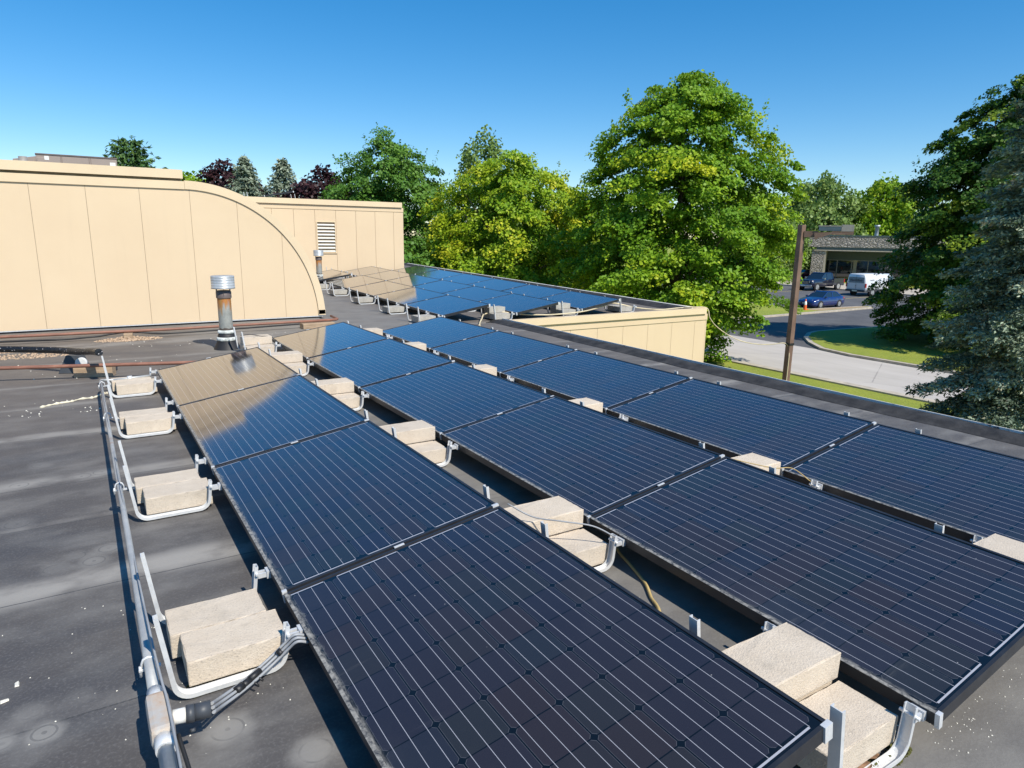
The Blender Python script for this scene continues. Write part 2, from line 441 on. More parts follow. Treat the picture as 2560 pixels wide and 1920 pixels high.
    c = n.ramp(v.outputs['Color'], [(0.1, (0.24, 0.215, 0.19)), (0.5, (0.36, 0.325, 0.285)), (0.9, (0.46, 0.42, 0.37))])
    v2 = n.node('ShaderNodeTexVoronoi', feature='DISTANCE_TO_EDGE'); v2.inputs['Scale'].default_value = 2.2
    n.link(mp.outputs[0], v2.inputs['Vector'])
    c = n.mix(n.math('LESS_THAN', v2.outputs['Distance'], .07), c, (.20, .178, .155))
    n.set(c, 0.9); n.bump(n.math('ADD', n.smooth(v2.outputs['Distance'], 0, .25), f), .7, 0.15)
    MAT['stone'] = n.m
    MAT['green_trim'] = plain('green_grey_trim', (0.075, 0.105, 0.10), 0.5, var=.1)
    MAT['soffit'] = plain('tan_soffit', (0.42, 0.36, 0.28), 0.7)
    MAT['brown_wall'] = plain('brown_panel_wall', (0.21, 0.17, 0.14), 0.8, var=.1)
    n = NT('shop_glass'); n.set((0.015, 0.022, 0.022), 0.03, ior=1.9); MAT['glass'] = n.m
    # --- vehicles
    def paint(name, c, rough=.28, coat=1.0):
        n = NT(name); n.set(c, rough)
        n.b.inputs['Coat Weight'].default_value = coat
        n.b.inputs['Coat Roughness'].default_value = 0.06
        return n.m
    MAT['paint_blue'] = paint('blue_car_paint', (0.008, 0.022, 0.12))
    MAT['paint_navy'] = paint('navy_car_paint', (0.008, 0.010, 0.032))
    MAT['paint_white'] = paint('white_van_paint', (0.70, 0.71, 0.71), .35)
    MAT['paint_red'] = paint('red_car_paint', (0.20, 0.012, 0.018))
    MAT['car_glass'] = paint('tinted_car_glass', (0.012, 0.015, 0.018), .05)
    MAT['tyre'] = plain('tyre_rubber', (0.016, 0.016, 0.017), 0.8)
    MAT['rim'] = plain('alloy_rim', (0.55, 0.55, 0.55), 0.3, .7)
    MAT['chrome'] = plain('chrome_trim', (0.62, 0.63, 0.65), 0.2, .9)
    MAT['headlight'] = plain('headlight_lens', (0.62, 0.64, 0.66), 0.12, .3)
    MAT['taillight'] = plain('taillight_lens', (0.35, 0.015, 0.02), 0.2)
    MAT['bumper'] = plain('dark_bumper', (0.035, 0.035, 0.038), 0.6)
    MAT['van_window'] = plain('grey_van_window', (0.26, 0.29, 0.30), 0.25)
    MAT['lettering'] = plain('black_lettering', (0.02, 0.025, 0.028), 0.5)
    MAT['cone_orange'] = plain('cone_orange', (0.75, 0.13, 0.02), 0.5, var=.1)
    # --- leaves and bark
    def leaf(name, stops, trans=0.35, rough=.5):
        n = NT(name)
        at = n.node('ShaderNodeAttribute', attribute_name='tint')
        c = n.ramp(at.outputs['Fac'], stops)
        n.set(c, rough, spec=.25)
        tr = n.node('ShaderNodeBsdfTranslucent')
        n.link(n.mix(0.4, c, (0.30, 0.40, 0.03), 'MIX') if trans > .3 else c, tr.inputs['Color'])
        mx = n.node('ShaderNodeMixShader'); mx.inputs[0].default_value = trans * .6
        n.link(n.b.outputs[0], mx.inputs[1]); n.link(tr.outputs[0], mx.inputs[2])
        n.link(mx.outputs[0], n.out.inputs['Surface'])
        MAT[name] = n.m
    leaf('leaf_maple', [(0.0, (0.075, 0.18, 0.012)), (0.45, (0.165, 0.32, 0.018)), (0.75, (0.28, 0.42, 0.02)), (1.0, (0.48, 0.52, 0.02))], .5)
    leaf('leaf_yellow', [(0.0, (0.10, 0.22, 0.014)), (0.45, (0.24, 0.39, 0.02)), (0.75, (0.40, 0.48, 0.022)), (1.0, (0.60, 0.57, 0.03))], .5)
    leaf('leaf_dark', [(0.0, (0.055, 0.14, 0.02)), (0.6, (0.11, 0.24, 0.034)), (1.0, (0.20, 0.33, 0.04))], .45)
    leaf('leaf_shade', [(0.0, (0.032, 0.085, 0.012)), (0.6, (0.075, 0.16, 0.016)), (1.0, (0.24, 0.31, 0.02))], .3)  # darker maple greens, shade of the right tree put into the colour
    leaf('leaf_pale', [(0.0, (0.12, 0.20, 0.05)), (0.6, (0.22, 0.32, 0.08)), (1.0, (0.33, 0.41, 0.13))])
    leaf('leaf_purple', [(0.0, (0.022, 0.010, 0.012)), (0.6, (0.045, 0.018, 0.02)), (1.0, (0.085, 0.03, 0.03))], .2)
    leaf('needle_blue', [(0.0, (0.055, 0.085, 0.052)), (0.45, (0.20, 0.26, 0.17)), (0.8, (0.46, 0.53, 0.37)), (1.0, (0.32, 0.25, 0.15))], .12)  # dark low stop stands for needles in shade
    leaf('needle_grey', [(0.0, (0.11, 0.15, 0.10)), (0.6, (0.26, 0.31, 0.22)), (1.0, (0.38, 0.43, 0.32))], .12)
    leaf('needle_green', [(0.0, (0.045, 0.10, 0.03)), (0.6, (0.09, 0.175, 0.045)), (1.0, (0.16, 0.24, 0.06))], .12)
    MAT['bark'] = plain('bark', (0.12, 0.095, 0.075), 0.95, var=.35, scale=5, bump=.8, bscale=14, bdist=.04)
build_materials()

# ------------------------------------------------------------------ mesh helpers
class MB:
    def __init__(self):
        self.v, self.f, self.mi, self.mats, self.cur, self.sm = [], [], [], [], 0, []
        self.smooth = False
    def mat(self, key):
        m = MAT[key]
        if m not in self.mats:
            self.mats.append(m)
        self.cur = self.mats.index(m)
        return self
    def add(self, vs, fs):
        o = len(self.v)
        self.v += [tuple(p) for p in vs]
        for f in fs:
            self.f.append([i + o for i in f]); self.mi.append(self.cur); self.sm.append(self.smooth)
        return self
    def box(self, x0, x1, y0, y1, z0, z1, M=None):
        vs = [(x, y, z) for z in (z0, z1) for y in (y0, y1) for x in (x0, x1)]
        if M is not None:
            vs = [tuple(M @ Vector(p)) for p in vs]
        return self.add(vs, [(0, 2, 3, 1), (4, 5, 7, 6), (0, 1, 5, 4), (2, 6, 7, 3), (0, 4, 6, 2), (1, 3, 7, 5)])
    def hexa(self, b, t):
        """bottom and top rings of four points"""
        return self.add(list(b) + list(t), [(3, 2, 1, 0), (4, 5, 6, 7), (0, 1, 5, 4), (1, 2, 6, 5), (2, 3, 7, 6), (3, 0, 4, 7)])
    def prism(self, poly, z0, z1):
        n = len(poly)
        self.add([(x, y, z0) for x, y in poly] + [(x, y, z1) for x, y in poly],
                 [list(range(n))[::-1], list(range(n, 2 * n))] + [(i, (i + 1) % n, n + (i + 1) % n, n + i) for i in range(n)])
        return self
    def prism_y(self, poly, y0, y1):
        """outline in x,z pushed along y"""
        n = len(poly)
        self.add([(x, y0, z) for x, z in poly] + [(x, y1, z) for x, z in poly],
                 [list(range(n)), list(range(n, 2 * n))[::-1]] + [(i, n + i, n + (i + 1) % n, (i + 1) % n) for i in range(n)])
        return self
    def sheet(self, pts):
        return self.add(pts, [list(range(len(pts)))])
    def tube(self, path, r, n=8, caps=True):
        P = [Vector(p) for p in path]
        rs = r if isinstance(r, (list, tuple)) else [r] * len(P)
        prev = None; vs = []
        for i, p in enumerate(P):
            t = (P[min(i + 1, len(P) - 1)] - P[max(i - 1, 0)]).normalized()
            if prev is None:
                a = Vector((0, 0, 1)) if abs(t.z) < 0.9 else Vector((1, 0, 0))
                nrm = t.cross(a).normalized()
            else:
                nrm = (prev - t * prev.dot(t)).normalized()
            prev = nrm
            bn = t.cross(nrm)
            for k in range(n):
                a = 2 * pi * k / n
                vs.append(p + (nrm * cos(a) + bn * sin(a)) * rs[i])
        fs = []
        for i in range(len(P) - 1):
            for k in range(n):
                fs.append((i * n + k, i * n + (k + 1) % n, (i + 1) * n + (k + 1) % n, (i + 1) * n + k))
        s = self.smooth; self.smooth = True
        o = len(self.f)
        self.add(vs, fs)
        if caps:
            b = len(self.v) - len(vs)
            self.smooth = False
            self.f.append([b + k for k in range(n)][::-1]); self.mi.append(self.cur); self.sm.append(False)
            self.f.append([b + (len(P) - 1) * n + k for k in range(n)]); self.mi.append(self.cur); self.sm.append(False)
        self.smooth = s
        return self
    def lathe(self, prof, n=28, c=(0, 0)):
        """profile of (radius, z) turned about the vertical"""
        vs = [(c[0] + r * cos(2 * pi * k / n), c[1] + r * sin(2 * pi * k / n), z) for r, z in prof for k in range(n)]
        fs = [(i * n + k, i * n + (k + 1) % n, (i + 1) * n + (k + 1) % n, (i + 1) * n + k) for i in range(len(prof) - 1) for k in range(n)]
        s = self.smooth; self.smooth = True
        self.add(vs, fs); self.smooth = s
        return self
    def build(self, name, mat=None, parent=None, bevel=0.0, seg=2):
        me = bpy.data.meshes.new(name)
        me.from_pydata(self.v, [], self.f)
        ms = self.mats or [MAT[mat]]
        for m in ms:
            me.materials.append(m)
        if self.mats:
            me.polygons.foreach_set('material_index', self.mi)
        me.polygons.foreach_set('use_smooth', self.sm)
        me.update()
        if bevel:
            bm = bmesh.new(); bm.from_mesh(me)
            bmesh.ops.remove_doubles(bm, verts=bm.verts, dist=1e-5)
            ed = [e for e in bm.edges if len(e.link_faces) == 2 and e.calc_face_angle(0) > 0.6]
            bmesh.ops.bevel(bm, geom=ed, offset=bevel, segments=seg, affect='EDGES', profile=0.6)
            bmesh.ops.recalc_face_normals(bm, faces=bm.faces)
            bm.to_mesh(me); bm.free()
        ob = bpy.data.objects.new(name, me)
        COL.objects.link(ob)
        if parent is not None:
            ob.parent = parent
        return ob

def tag(o, label=None, cat=None, group=None, kind=None):
    if label: o['label'] = label
    if cat: o['category'] = cat
    if group: o['group'] = group
    if kind: o['kind'] = kind
    return o
def thing(name, label, cat, loc=(0, 0, 0), rot=(0, 0, 0), group=None):
    o = bpy.data.objects.new(name, None)
    o.empty_display_size = 0.2
    COL.objects.link(o)
    o.location = loc; o.rotation_euler = rot
    return tag(o, label, cat, group)
KIDS = {}
def kids(o):
    return KIDS.get(o.name) or [c for c in bpy.data.objects if c.parent == o]
def dup(root, label, loc, rot=None, group=None):
    """copy of a thing with copies of its parts and sub-parts"""
    if root.name not in KIDS:
        KIDS[root.name] = [c for c in bpy.data.objects if c.parent == root]
        for c in KIDS[root.name]:
            KIDS[c.name] = [g for g in bpy.data.objects if g.parent == c]
    r = root.copy(); COL.objects.link(r)
    r.location = loc
    if rot is not None: r.rotation_euler = rot
    r['label'] = label
    if group: r['group'] = group
    for ch in KIDS[root.name]:
        c = ch.copy(); COL.objects.link(c); c.parent = r
        for g in KIDS[ch.name]:
            d = g.copy(); COL.objects.link(d); d.parent = c
    return r
def copy_mesh(ob, label, loc, rot, group=None):
    r = ob.copy(); COL.objects.link(r); r.location = loc; r.rotation_euler = rot
    r['label'] = label
    if group: r['group'] = group
    return r
def arc(cx, cz, r, a0, a1, n=6):
    return [(cx + r * cos(a0 + (a1 - a0) * i / n), cz + r * sin(a0 + (a1 - a0) * i / n)) for i in range(n + 1)]
def spline(pts, n=8):
    """Catmull-Rom through points"""
    P = [Vector(p) for p in pts]
    P = [P[0] * 2 - P[1]] + P + [P[-1] * 2 - P[-2]]
    out = []
    for i in range(1, len(P) - 2):
        for k in range(n):
            t = k / n
            a, b, c, d = P[i - 1], P[i], P[i + 1], P[i + 2]
            out.append(0.5 * ((2 * b) + (c - a) * t + (2 * a - 5 * b + 4 * c - d) * t * t + (3 * b - a - 3 * c + d) * t ** 3))
    out.append(P[-2])
    return out
rng = random.Random(5)

# ================================================================== GROUND
GZ = -4.6
def structure(o):
    o['kind'] = 'structure'
    return o
def flat(name, mat, poly, z):
    return structure(MB().sheet([(x, y, z) for x, y in poly]).build(name, mat))
flat('ground', 'lawn', [(-700, -700), (900, -700), (900, 900), (-700, 900)], GZ - 0.008)
flat('road', 'road', [(27.7, -120), (35.0, -120), (35.0, 260), (27.7, 260)], GZ)
flat('parking_lot', 'asphalt', [(34.9, -40), (79.3, -40), (79.3, 120), (34.9, 120)], GZ - 0.004)
structure(MB().box(27.25, 27.7, -120, 260, GZ - .1, GZ + .06).build('kerb', 'kerb'))
structure(MB().box(79.3, 89.9, -40, 120, GZ - .1, GZ + .14).build('pavement', 'kerb'))
def island(name, poly, mat, top=0.13):
    k = MB().prism(poly, GZ - .1, GZ + top).build(name, 'kerb')
    cx = sum(p[0] for p in poly) / len(poly); cy = sum(p[1] for p in poly) / len(poly)
    ins = []
    n = len(poly)
    for i, (x, y) in enumerate(poly):
        ax, ay = poly[i - 1]; bx, by = poly[(i + 1) % n]
        t = Vector((bx - ax, by - ay)); t.normalize()
        nx, ny = -t.y, t.x
        ins.append((x + nx * .28, y + ny * .28))
    s = MB().sheet([(x, y, GZ + top + .006) for x, y in ins]).build('lawn', mat)
    structure(k); structure(s)
pts = [(34.2, -60), (70, -60), (70, 26.0), (56, 26.2), (48.6, 26.5), (43.4, 27.06), (41.14, 27.2), (39.8, 26.84), (38.0, 25.82), (36.3, 24.3), (34.9, 22.6), (34.35, 20.5)]
island('verge_kerb', pts, 'lawn')
pts = [(37, 34.6), (45, 34.4), (55, 34.5), (60.4, 34.65), (61.2, 34.85), (61.3, 35.4), (60.4, 35.85), (54.2, 36.4), (53.6, 38), (53.6, 70), (37, 70)]
island('verge_kerb', pts, 'lawn')
flat('mulch_bed', 'mulch', [(53.2, 34.85), (60.3, 34.95), (60.9, 35.2), (60.2, 35.55), (54.4, 36.05), (52.6, 36.2)], GZ + .142)
mk = MB()
for yy in (39.9, 42.1, 46.6, 51.0):
    mk.box(68.5, 75.0, yy - .06, yy + .06, GZ, GZ + .004)
for yy in (41.0, 44.0):
    mk.box(56.4, 62.0, yy + .6, yy + .72, GZ, GZ + .004)
structure(mk.build('parking_markings', 'yellow_paint'))

# ================================================================== OUR BUILDING
FZ0, FS = -0.045, 0.021                     # far deck level and its drainage fall
def far_z(y): return FZ0 + FS * (y - 10.5)
B = thing('flat_roofed_building', 'cream metal clad building whose dark flat roof carries the solar panels', 'building')
m = MB().prism([(-16, -7), (6.1, -7), (6.1, 10.1), (3.62, 10.1), (3.62, 12.2), (-16, 12.2)], -.32, 0)
m.add([], [])
vs = []
prof = [(10.1, 0.0), (10.28, -.012), (10.42, -.04), (10.6, far_z(10.6)), (26, far_z(26))]
def deck(x0, x1, prof):
    vs = []
    for x in (x0, x1):
        vs += [(x, y, z) for y, z in prof] + [(x, 26, -.32), (x, prof[0][0], -.32)]
    k = len(prof) + 2
    m.add(vs, [tuple(range(k)), tuple(range(k, 2 * k))[::-1]] + [(i, k + i, k + (i + 1) % k, (i + 1) % k) for i in range(k)])
deck(3.62, 6.1, prof)
deck(6.1, 11.22, [(10.37, -.03), (10.42, -.04)] + prof[3:])
m.build('roof_deck', 'membrane', B)
# raised membrane kerb and flaking drip edge along the right side of the near roof
m = MB(); m.smooth = True
sec = [(5.95, .001), (5.99, .004), (6.03, .016), (6.07, .032), (6.12, .040), (6.16, .041), (6.19, .038), (6.19, -.2), (5.95, -.2)]
def kx(y): return .09 * max(0, min(1, (y - 5.2) / 4.0))
ys = [10.28 - i * .36 for i in range(48)]
vs = []
for i, yy in enumerate(ys):
    for j, (xx, zz) in enumerate(sec):
        w = .010 * sin(yy * 3.1 + j) + .006 * sin(yy * 7.7 + 2 * j)
        vs.append((xx + w + kx(yy), yy, zz + (w * .5 if 1 < j < 7 else 0)))
n = len(sec)
fs = [(i * n + j, i * n + (j + 1) % n, (i + 1) * n + (j + 1) % n, (i + 1) * n + j) for i in range(len(ys) - 1) for j in range(n)]
m.add(vs, fs); m.smooth = False
m.add([(x, 10.28, z) for x, z in sec], [list(range(n))])
m.build('roof_kerb', 'kerb_membrane', B)
m = MB()
for a, b in zip(ys[:-1], ys[1:]):
    m.hexa([(6.197 + kx(b), b, -.06), (6.25 + kx(b), b, -.06), (6.25 + kx(a), a, -.06), (6.197 + kx(a), a, -.06)], [(6.197 + kx(b), b, .056), (6.25 + kx(b), b, .046), (6.25 + kx(a), a, .046), (6.197 + kx(a), a, .056)])
m.build('drip_edge', 'drip', B)
# walls down to the ground
m = MB().box(-16, 5.7, -6.95, 10.28, GZ - .1, -.33)
m.box(6.3, 11.5, 10.33, 25.9, GZ - .1, -.33)
m.build('lower_wall', 'cream', B)
# wing wall facing the camera
m = MB().mat('cream')
xs = [6.38, 7.15, 7.84, 8.505, 9.17, 9.85, 10.54, 11.235, 11.57]
m.mat('joint').box(6.38, 11.56, 10.312, 10.34, GZ, -.24).mat('cream')
for a, b in zip(xs[:-1], xs[1:]):
    m.box(a + .003, b - .003, 10.30, 10.33, GZ, -.252)
m.box(6.38, 11.60, 10.285, 10.34, -.249, -.118)
m.box(11.57, 11.60, 10.30, 10.7, GZ, -.12)
m.build('wing_wall', None, B)
m = MB().box(6.38, 11.52, 10.245, 10.36, -.112, .012)
m.box(11.20, 11.52, 10.362, 26, -.112, .012 - .004)
m.build('coping', 'cream_trim', B)
m = MB()
vs = []
for x0, x1, dz in ((11.18, 11.36, 0.06),):
    vs = [(x0, 10.38, .015), (x1, 10.38, .015), (x1, 26, far_z(26) + .03), (x0, 26, far_z(26) + .03)]
    m.hexa([(x, y, z - .25) for x, y, z in vs], vs)
m.build('edge_strip', 'drip', B)
m = MB()
vs = [(10.85, 10.38, -.045), (11.18, 10.38, -.045), (11.18, 26, far_z(26)), (10.85, 26, far_z(26))]
m.hexa([vs[0], vs[1], vs[2], vs[3]], [(11.0, 10.38, .03), (11.185, 10.38, .03), (11.185, 26, far_z(26) + .045), (11.0, 26, far_z(26) + .045)])
m.build('edge_cant', 'kerb_membrane', B)

# ---- upper storey with the quarter-round end
WY = 12.0
def ell(a, b, n=40, t0=pi / 2, t1=0.0):
    return [(1.5 + a * cos(t0 + (t1 - t0) * i / n), b * sin(t0 + (t1 - t0) * i / n)) for i in range(n + 1)]
outer = ell(2.125, 2.265)
inner = ell(2.005, 2.135)
m = MB().mat('cream')
def arc_z(x): return 2.20 * sqrt(max(0, 1 - ((x - 1.5) / 2.06) ** 2)) if x > 1.5 else 2.13
seams = [-15.9 + .692 * i for i in range(23)]
seams = sorted([-.511 - .69 * i for i in range(22)] + [.17, .865, 1.56, 2.252, 2.94])
m.mat('joint').prism_y([(-15.9, .06), (3.60, .06)] + [(x, z) for x, z in reversed(ell(2.08, 2.2)) if z > .1] + [(-15.9, 2.2)], WY + .022, WY + .2).mat('cream')
edges = seams + [3.56]
for a, b in zip(edges[:-1], edges[1:]):
    top = []
    N = 14 if b > 1.5 else 1
    for i in range(N + 1):
        x = b - .002 + (a - b + .004) * i / N
        top.append((x, arc_z(x) if x < 3.55 else .3))
    m.prism_y([(a + .002, .06), (b - .002, .06)] + top, WY, WY + .024)
m.build('clad_wall', None, B)
m = MB().mat('cream')
m.prism_y([(-15.9, -.3), (3.57, -.3)] + [(x, z) for x, z in reversed(ell(2.07, 2.20)) if z > .02] + [(-15.9, 2.2)], WY + .06, 20.9)
m.build('upper_storey', None, B)
# raised arc trim
poly = list(zip(outer, inner))
m = MB()
for i in range(len(poly) - 1):
    (o0, i0), (o1, i1) = poly[i], poly[i + 1]
    if o1[1] < .08: continue
    m.hexa([(i0[0], WY - .022, i0[1]), (o0[0], WY - .022, o0[1]), (o0[0], WY + .3, o0[1]), (i0[0], WY + .3, i0[1])],
           [(i1[0], WY - .022, i1[1]), (o1[0], WY - .022, o1[1]), (o1[0], WY + .3, o1[1]), (i1[0], WY + .3, i1[1])])
m.box(3.505, 3.625, WY - .022, WY + .3, .07, .16)
m.build('arch_trim', 'cream_trim', B)
m = MB().mat('cream_trim')
m.box(-15.9, 1.497, WY - .022, WY + .2, 2.133, 2.252)
m.build('fascia_band', None, B)
m = MB().mat('cream_trim').box(-15.9, 1.48, WY - .055, WY + .28, 2.29, 2.42)
m.mat('joint').box(-15.9, 1.46, WY + .02, WY + .25, 2.252, 2.29)
m.build('coping', None, B)
# upper roof
m = MB().box(-15.9, 1.4, WY + .285, 20.9, 2.1, 2.26).box(-15.9, 8.75, 21.1, 46, 2.1, 2.43)
m.build('upper_deck', 'membrane', B)
# base flashing and membrane upstand under the wall
m = MB().mat('galv').box(-15.9, 3.58, WY - .004, WY + .03, .044, .058)
m.build('wall_flashing', None, B)
MB().box(-15.9, 3.56, WY + .014, WY + .05, .005, .0437).build('painted_shadow_strip', 'black', B)  # solid black strip paints the shadow line below the cladding
m = MB()
m.hexa([(-15.9, 11.42, .002), (3.5, 11.42, .002), (3.5, 12.01, .002), (-15.9, 12.01, .002)], [(-15.9, 11.62, .010), (3.5, 11.62, .010), (3.5, 12.01, .018), (-15.9, 12.01, .018)])
m.build('membrane_upstand', 'membrane', B)
# ---- far wall with louvre
FY = 20.8
m = MB().mat('joint').box(3.2, 8.93, FY + .022, FY + .2, -.3, 2.2).mat('cream')
fx = [3.2, 3.58, 4.21, 4.84, 5.467, 6.095, 6.732, 7.363, 7.989, 8.607, 8.945]
for a, b in zip(fx[:-1], fx[1:]):
    if a == 6.095:
        m.box(a + .004, b - .004, FY, FY + .024, -.3, .90)
        m.box(a + .004, b - .004, FY, FY + .024, 1.80, 2.155)
        m.box(a + .004, a + .055, FY, FY + .024, .90, 1.80)
        m.box(b - .04, b - .004, FY, FY + .024, .90, 1.80)
    else:
        m.box(a + .004, b - .004, FY, FY + .024, -.3, 2.155)
m.box(3.2, 8.945, FY - .012, FY + .03, 2.163, 2.29)
m.box(8.92, 8.945, FY + .03, 46, -.3, 2.29)
m.build('far_wall', None, B)
MB().box(3.2, 8.885, FY - .06, FY + .25, 2.30, 2.455).box(8.60, 8.885, FY + .26, 46, 2.30, 2.455).build('coping', 'cream_trim', B)
lv = MB().mat('dark').box(6.15, 6.69, FY + .05, FY + .06, .90, 1.80)
lv.mat('louver')
for i in range(9):
    z = .915 + i * .098
    lv.hexa([(6.152, FY - .012, z), (6.69, FY - .012, z), (6.69, FY + .045, z + .062), (6.152, FY + .045, z + .062)],
            [(6.152, FY - .012, z + .006), (6.69, FY - .012, z + .006), (6.69, FY + .045, z + .068), (6.152, FY + .045, z + .068)])
louvre = lv.build('louvre', None, B)
m = MB().box(6.128, 6.152, FY - .018, FY + .02, .885, 1.82).box(6.69, 6.714, FY - .018, FY + .02, .885, 1.82)
m.box(6.152, 6.69, FY - .018, FY + .02, 1.796, 1.82).box(6.10, 6.73, FY - .03, FY + .02, .868, .885)
m.build('frame', 'cream_trim', louvre)

# ---- things on the upper roof
H = thing('rooftop_air_handler', 'brown sheet metal air handler box standing on the upper roof', 'air handler', (-.53, 17, 2.26))
MB().box(0, 1.40, 0, 1.8, 0, .675).build('casing', 'hvac', H, bevel=.006)
m = MB()
m.box(-.01, 1.41, -.012, 1.81, .675, .70); m.build('lid', 'hvac_dark', H)
MB().box(.02, .14, -.008, 0, .52, .62).build('access_panel', 'hvac', H, bevel=.004)
for x in (.41, .43, .90, .93): MB().box(x, x + .006, -.006, 0, .05, .67).build('seam_strip', 'hvac_dark', H)
for x0, x1, z0, z1 in ((.14, .215, .58, .655), (1.27, 1.37, .52, .60)):
    MB().box(x0, x1, -.004, 0, z0, z1).build('notice_plate', 'white_plastic', H)
MB().hexa([(-.42, .7, 0), (-.012, .7, 0), (-.012, 1.8, 0), (-.42, 1.8, 0)], [(-.42, .7, .62), (-.012, .7, .70), (-.012, 1.8, .70), (-.42, 1.8, .62)]).build('side_duct', 'hvac', H, bevel=.005)
tag(MB().lathe([(.0, 0), (.065, 0), (.065, .45), (.055, .45), (.055, .40), (0, .40)], 18).build('flue_pipe', 'lamp_grey'), 'short grey flue pipe left of the brown air handler', 'flue pipe').location = (-.66, 15, 2.27)

# ================================================================== SOLAR PANELS
TILT = 0.1627
PL, PW, PT = 1.65, 0.99, 0.046
STEP = 1.665
Z0 = 0.15
X0 = [0.5365, 2.0196, 3.5002]
Y0 = [7.4846, 9.1119, 9.0821]
GP = 'solar panels on the near roof'
GF = 'solar panels on the far roof'
def make_panel(label):
    t = thing('solar_panel', label, 'solar panel', group=GP)
    w = .012
    m = MB()
    m.box(0, w, 0, PL, -PT, 0).box(PW - w, PW, 0, PL, -PT, 0).box(w, PW - w, 0, w, -PT, 0).box(w, PW - w, PL - w, PL, -PT, 0)
    m.build('frame', 'frame', t)
    MB().box(w, PW - w, w, PL - w, -.010, -.003).build('glass', 'cells', t)
    MB().box(w + .001, PW - w - .001, w + .001, PL - w - .001, -.018, -.012).build('backsheet', 'backsheet', t)
    m = MB().box(-.003, .016, -.008, .006, -.048, .003)
    m.build('corner_clamp', 'galv', t)
    m = MB().box(PW - .028, PW + .003, -.006, .010, -.048, .003)
    m.build('corner_clamp', 'galv', t)
    MB().box(.47, .515, PL + .0005, PL + .012, -.004, .003).build('mid_clamp', 'galv', t)
    return t
ordn = ['nearest the camera', 'second from the camera', 'third from the camera', 'fourth from the camera', 'fifth, at the far end']
rown = ['left row beside the pipe rack', 'middle row of the near roof', 'right row beside the roof kerb']
proto = None
prng = random.Random(11)
for r in range(3):
    n = 4 if r == 0 else 5
    for k in range(n):
        y = Y0[r] - (k + 1) * STEP + .0075
        i = n - 1 - k
        od = ordn[i] if i < n - 1 else 'at the far end'
        lab = 'black solar panel in the %s, %s' % (rown[r], od)
        rot = (radians(prng.uniform(-.12, .12)), -TILT + radians(prng.uniform(-.15, .15)), 0)
        if proto is None:
            proto = make_panel(lab); proto.location = (X0[r], y, Z0); proto.rotation_euler = rot
        else:
            dup(proto, lab, (X0[r], y, Z0), rot, GP)
FX = [5.2963, 6.7300, 8.2757]
FYs = [10.6942, 10.511, 10.5353]
fordn = ['at its near end', 'second from its near end', 'third from its near end', 'fourth from its near end', 'fifth from its near end', 'at its far end']
for r in range(3):
    n = 4 if r == 0 else 6
    for k in range(n):
        y = FYs[r] + k * STEP
        z = far_z(y) + .155
        od = fordn[k] if k < n - 1 else 'at its far end'
        lab = 'solar panel in the %s row of the far roof, %s' % (('left', 'middle', 'right')[r], od)
        dup(proto, lab, (FX[r], y, z), (.021 + radians(prng.uniform(-.12, .12)), -TILT + radians(prng.uniform(-.15, .15)), 0), GF)
dup(proto, 'lone solar panel beside the far vent stack under the louvre', (5.28, 18.15, far_z(18.1) + .13), (.021, -TILT, 0), GF)
dup(proto, 'tilted solar panel seen end-on above the far wall coping on the upper roof', (5.38, 24.0, 2.66), (0, -.185, 0), 'solar panels on the upper roof')

# ================================================================== MOUNTING TRAYS
def channel_path():
    """tall leg, bend, base, bend, short leg in x,z"""
    p = [(-.458, .316)]
    p += arc(-.362, .068, .064, pi * 1.035, pi * 1.5, 7)
    p += arc(-.115, .064, .060, -pi / 2, -pi * .03, 6)
    p += [(-.043, .165)]
    return p
def sweep_channel(m, path, y0):
    """open U-shaped strut swept along a path in the x,z plane, open side inwards"""
    n = len(path); rings = []
    w, d, th = .0175, .0145, .003
    sec = [(-w, d), (-w, 0), (w, 0), (w, d), (w - th, d), (w - th, th), (-w + th, th), (-w + th, d)]
    for i, (x, z) in enumerate(path):
        a = Vector(path[max(i - 1, 0)]); b = Vector(path[min(i + 1, n - 1)])
        t = (b - a).normalized(); nn = Vector((-t.y, t.x))
        rings.append([(x + nn.x * q, y0 + s, z + nn.y * q) for s, q in sec])
    vs = [p for rr in rings for p in rr]
    K = len(sec)
    fs = [(i * K + j, i * K + (j + 1) % K, (i + 1) * K + (j + 1) % K, (i + 1) * K + j) for i in range(n - 1) for j in range(K)]
    fs += [tuple(range(K))[::-1], tuple((n - 1) * K + j for j in range(K))]
    m.add(vs, fs)
GT = 'galvanised mounting trays under the solar panels'
def make_tray(label):
    t = thing('mounting_tray', label, 'mounting tray', group=GT)
    for yy in (-.25, .25):
        m = MB(); sweep_channel(m, channel_path(), yy)
        c = m.build('channel', 'galv', t)
        m = MB()
        m.tube([(-.052, yy - .03, .135), (-.052, yy + .03, .135)], .006, 6)
        m.box(-.046, -.006, yy - .017, yy - .008, .112, .132).box(-.046, -.006, yy + .008, yy + .017, .112, .132)
        m.box(-.012, .004, yy - .022, yy + .022, .106, .138)
        m.build('clip', 'galv', c)
    return t
tray0 = None
def tray(x, y, z, label, rz=0.0):
    global tray0
    rot = (0.021 if y > 10.6 else 0, 0, rz)
    if tray0 is None:
        tray0 = make_tray(label); tray0.location = (x, y, z); tray0.rotation_euler = rot
        return tray0
    return dup(tray0, label, (x, y, z), rot, GT)
blk = {}
brng = random.Random(3)
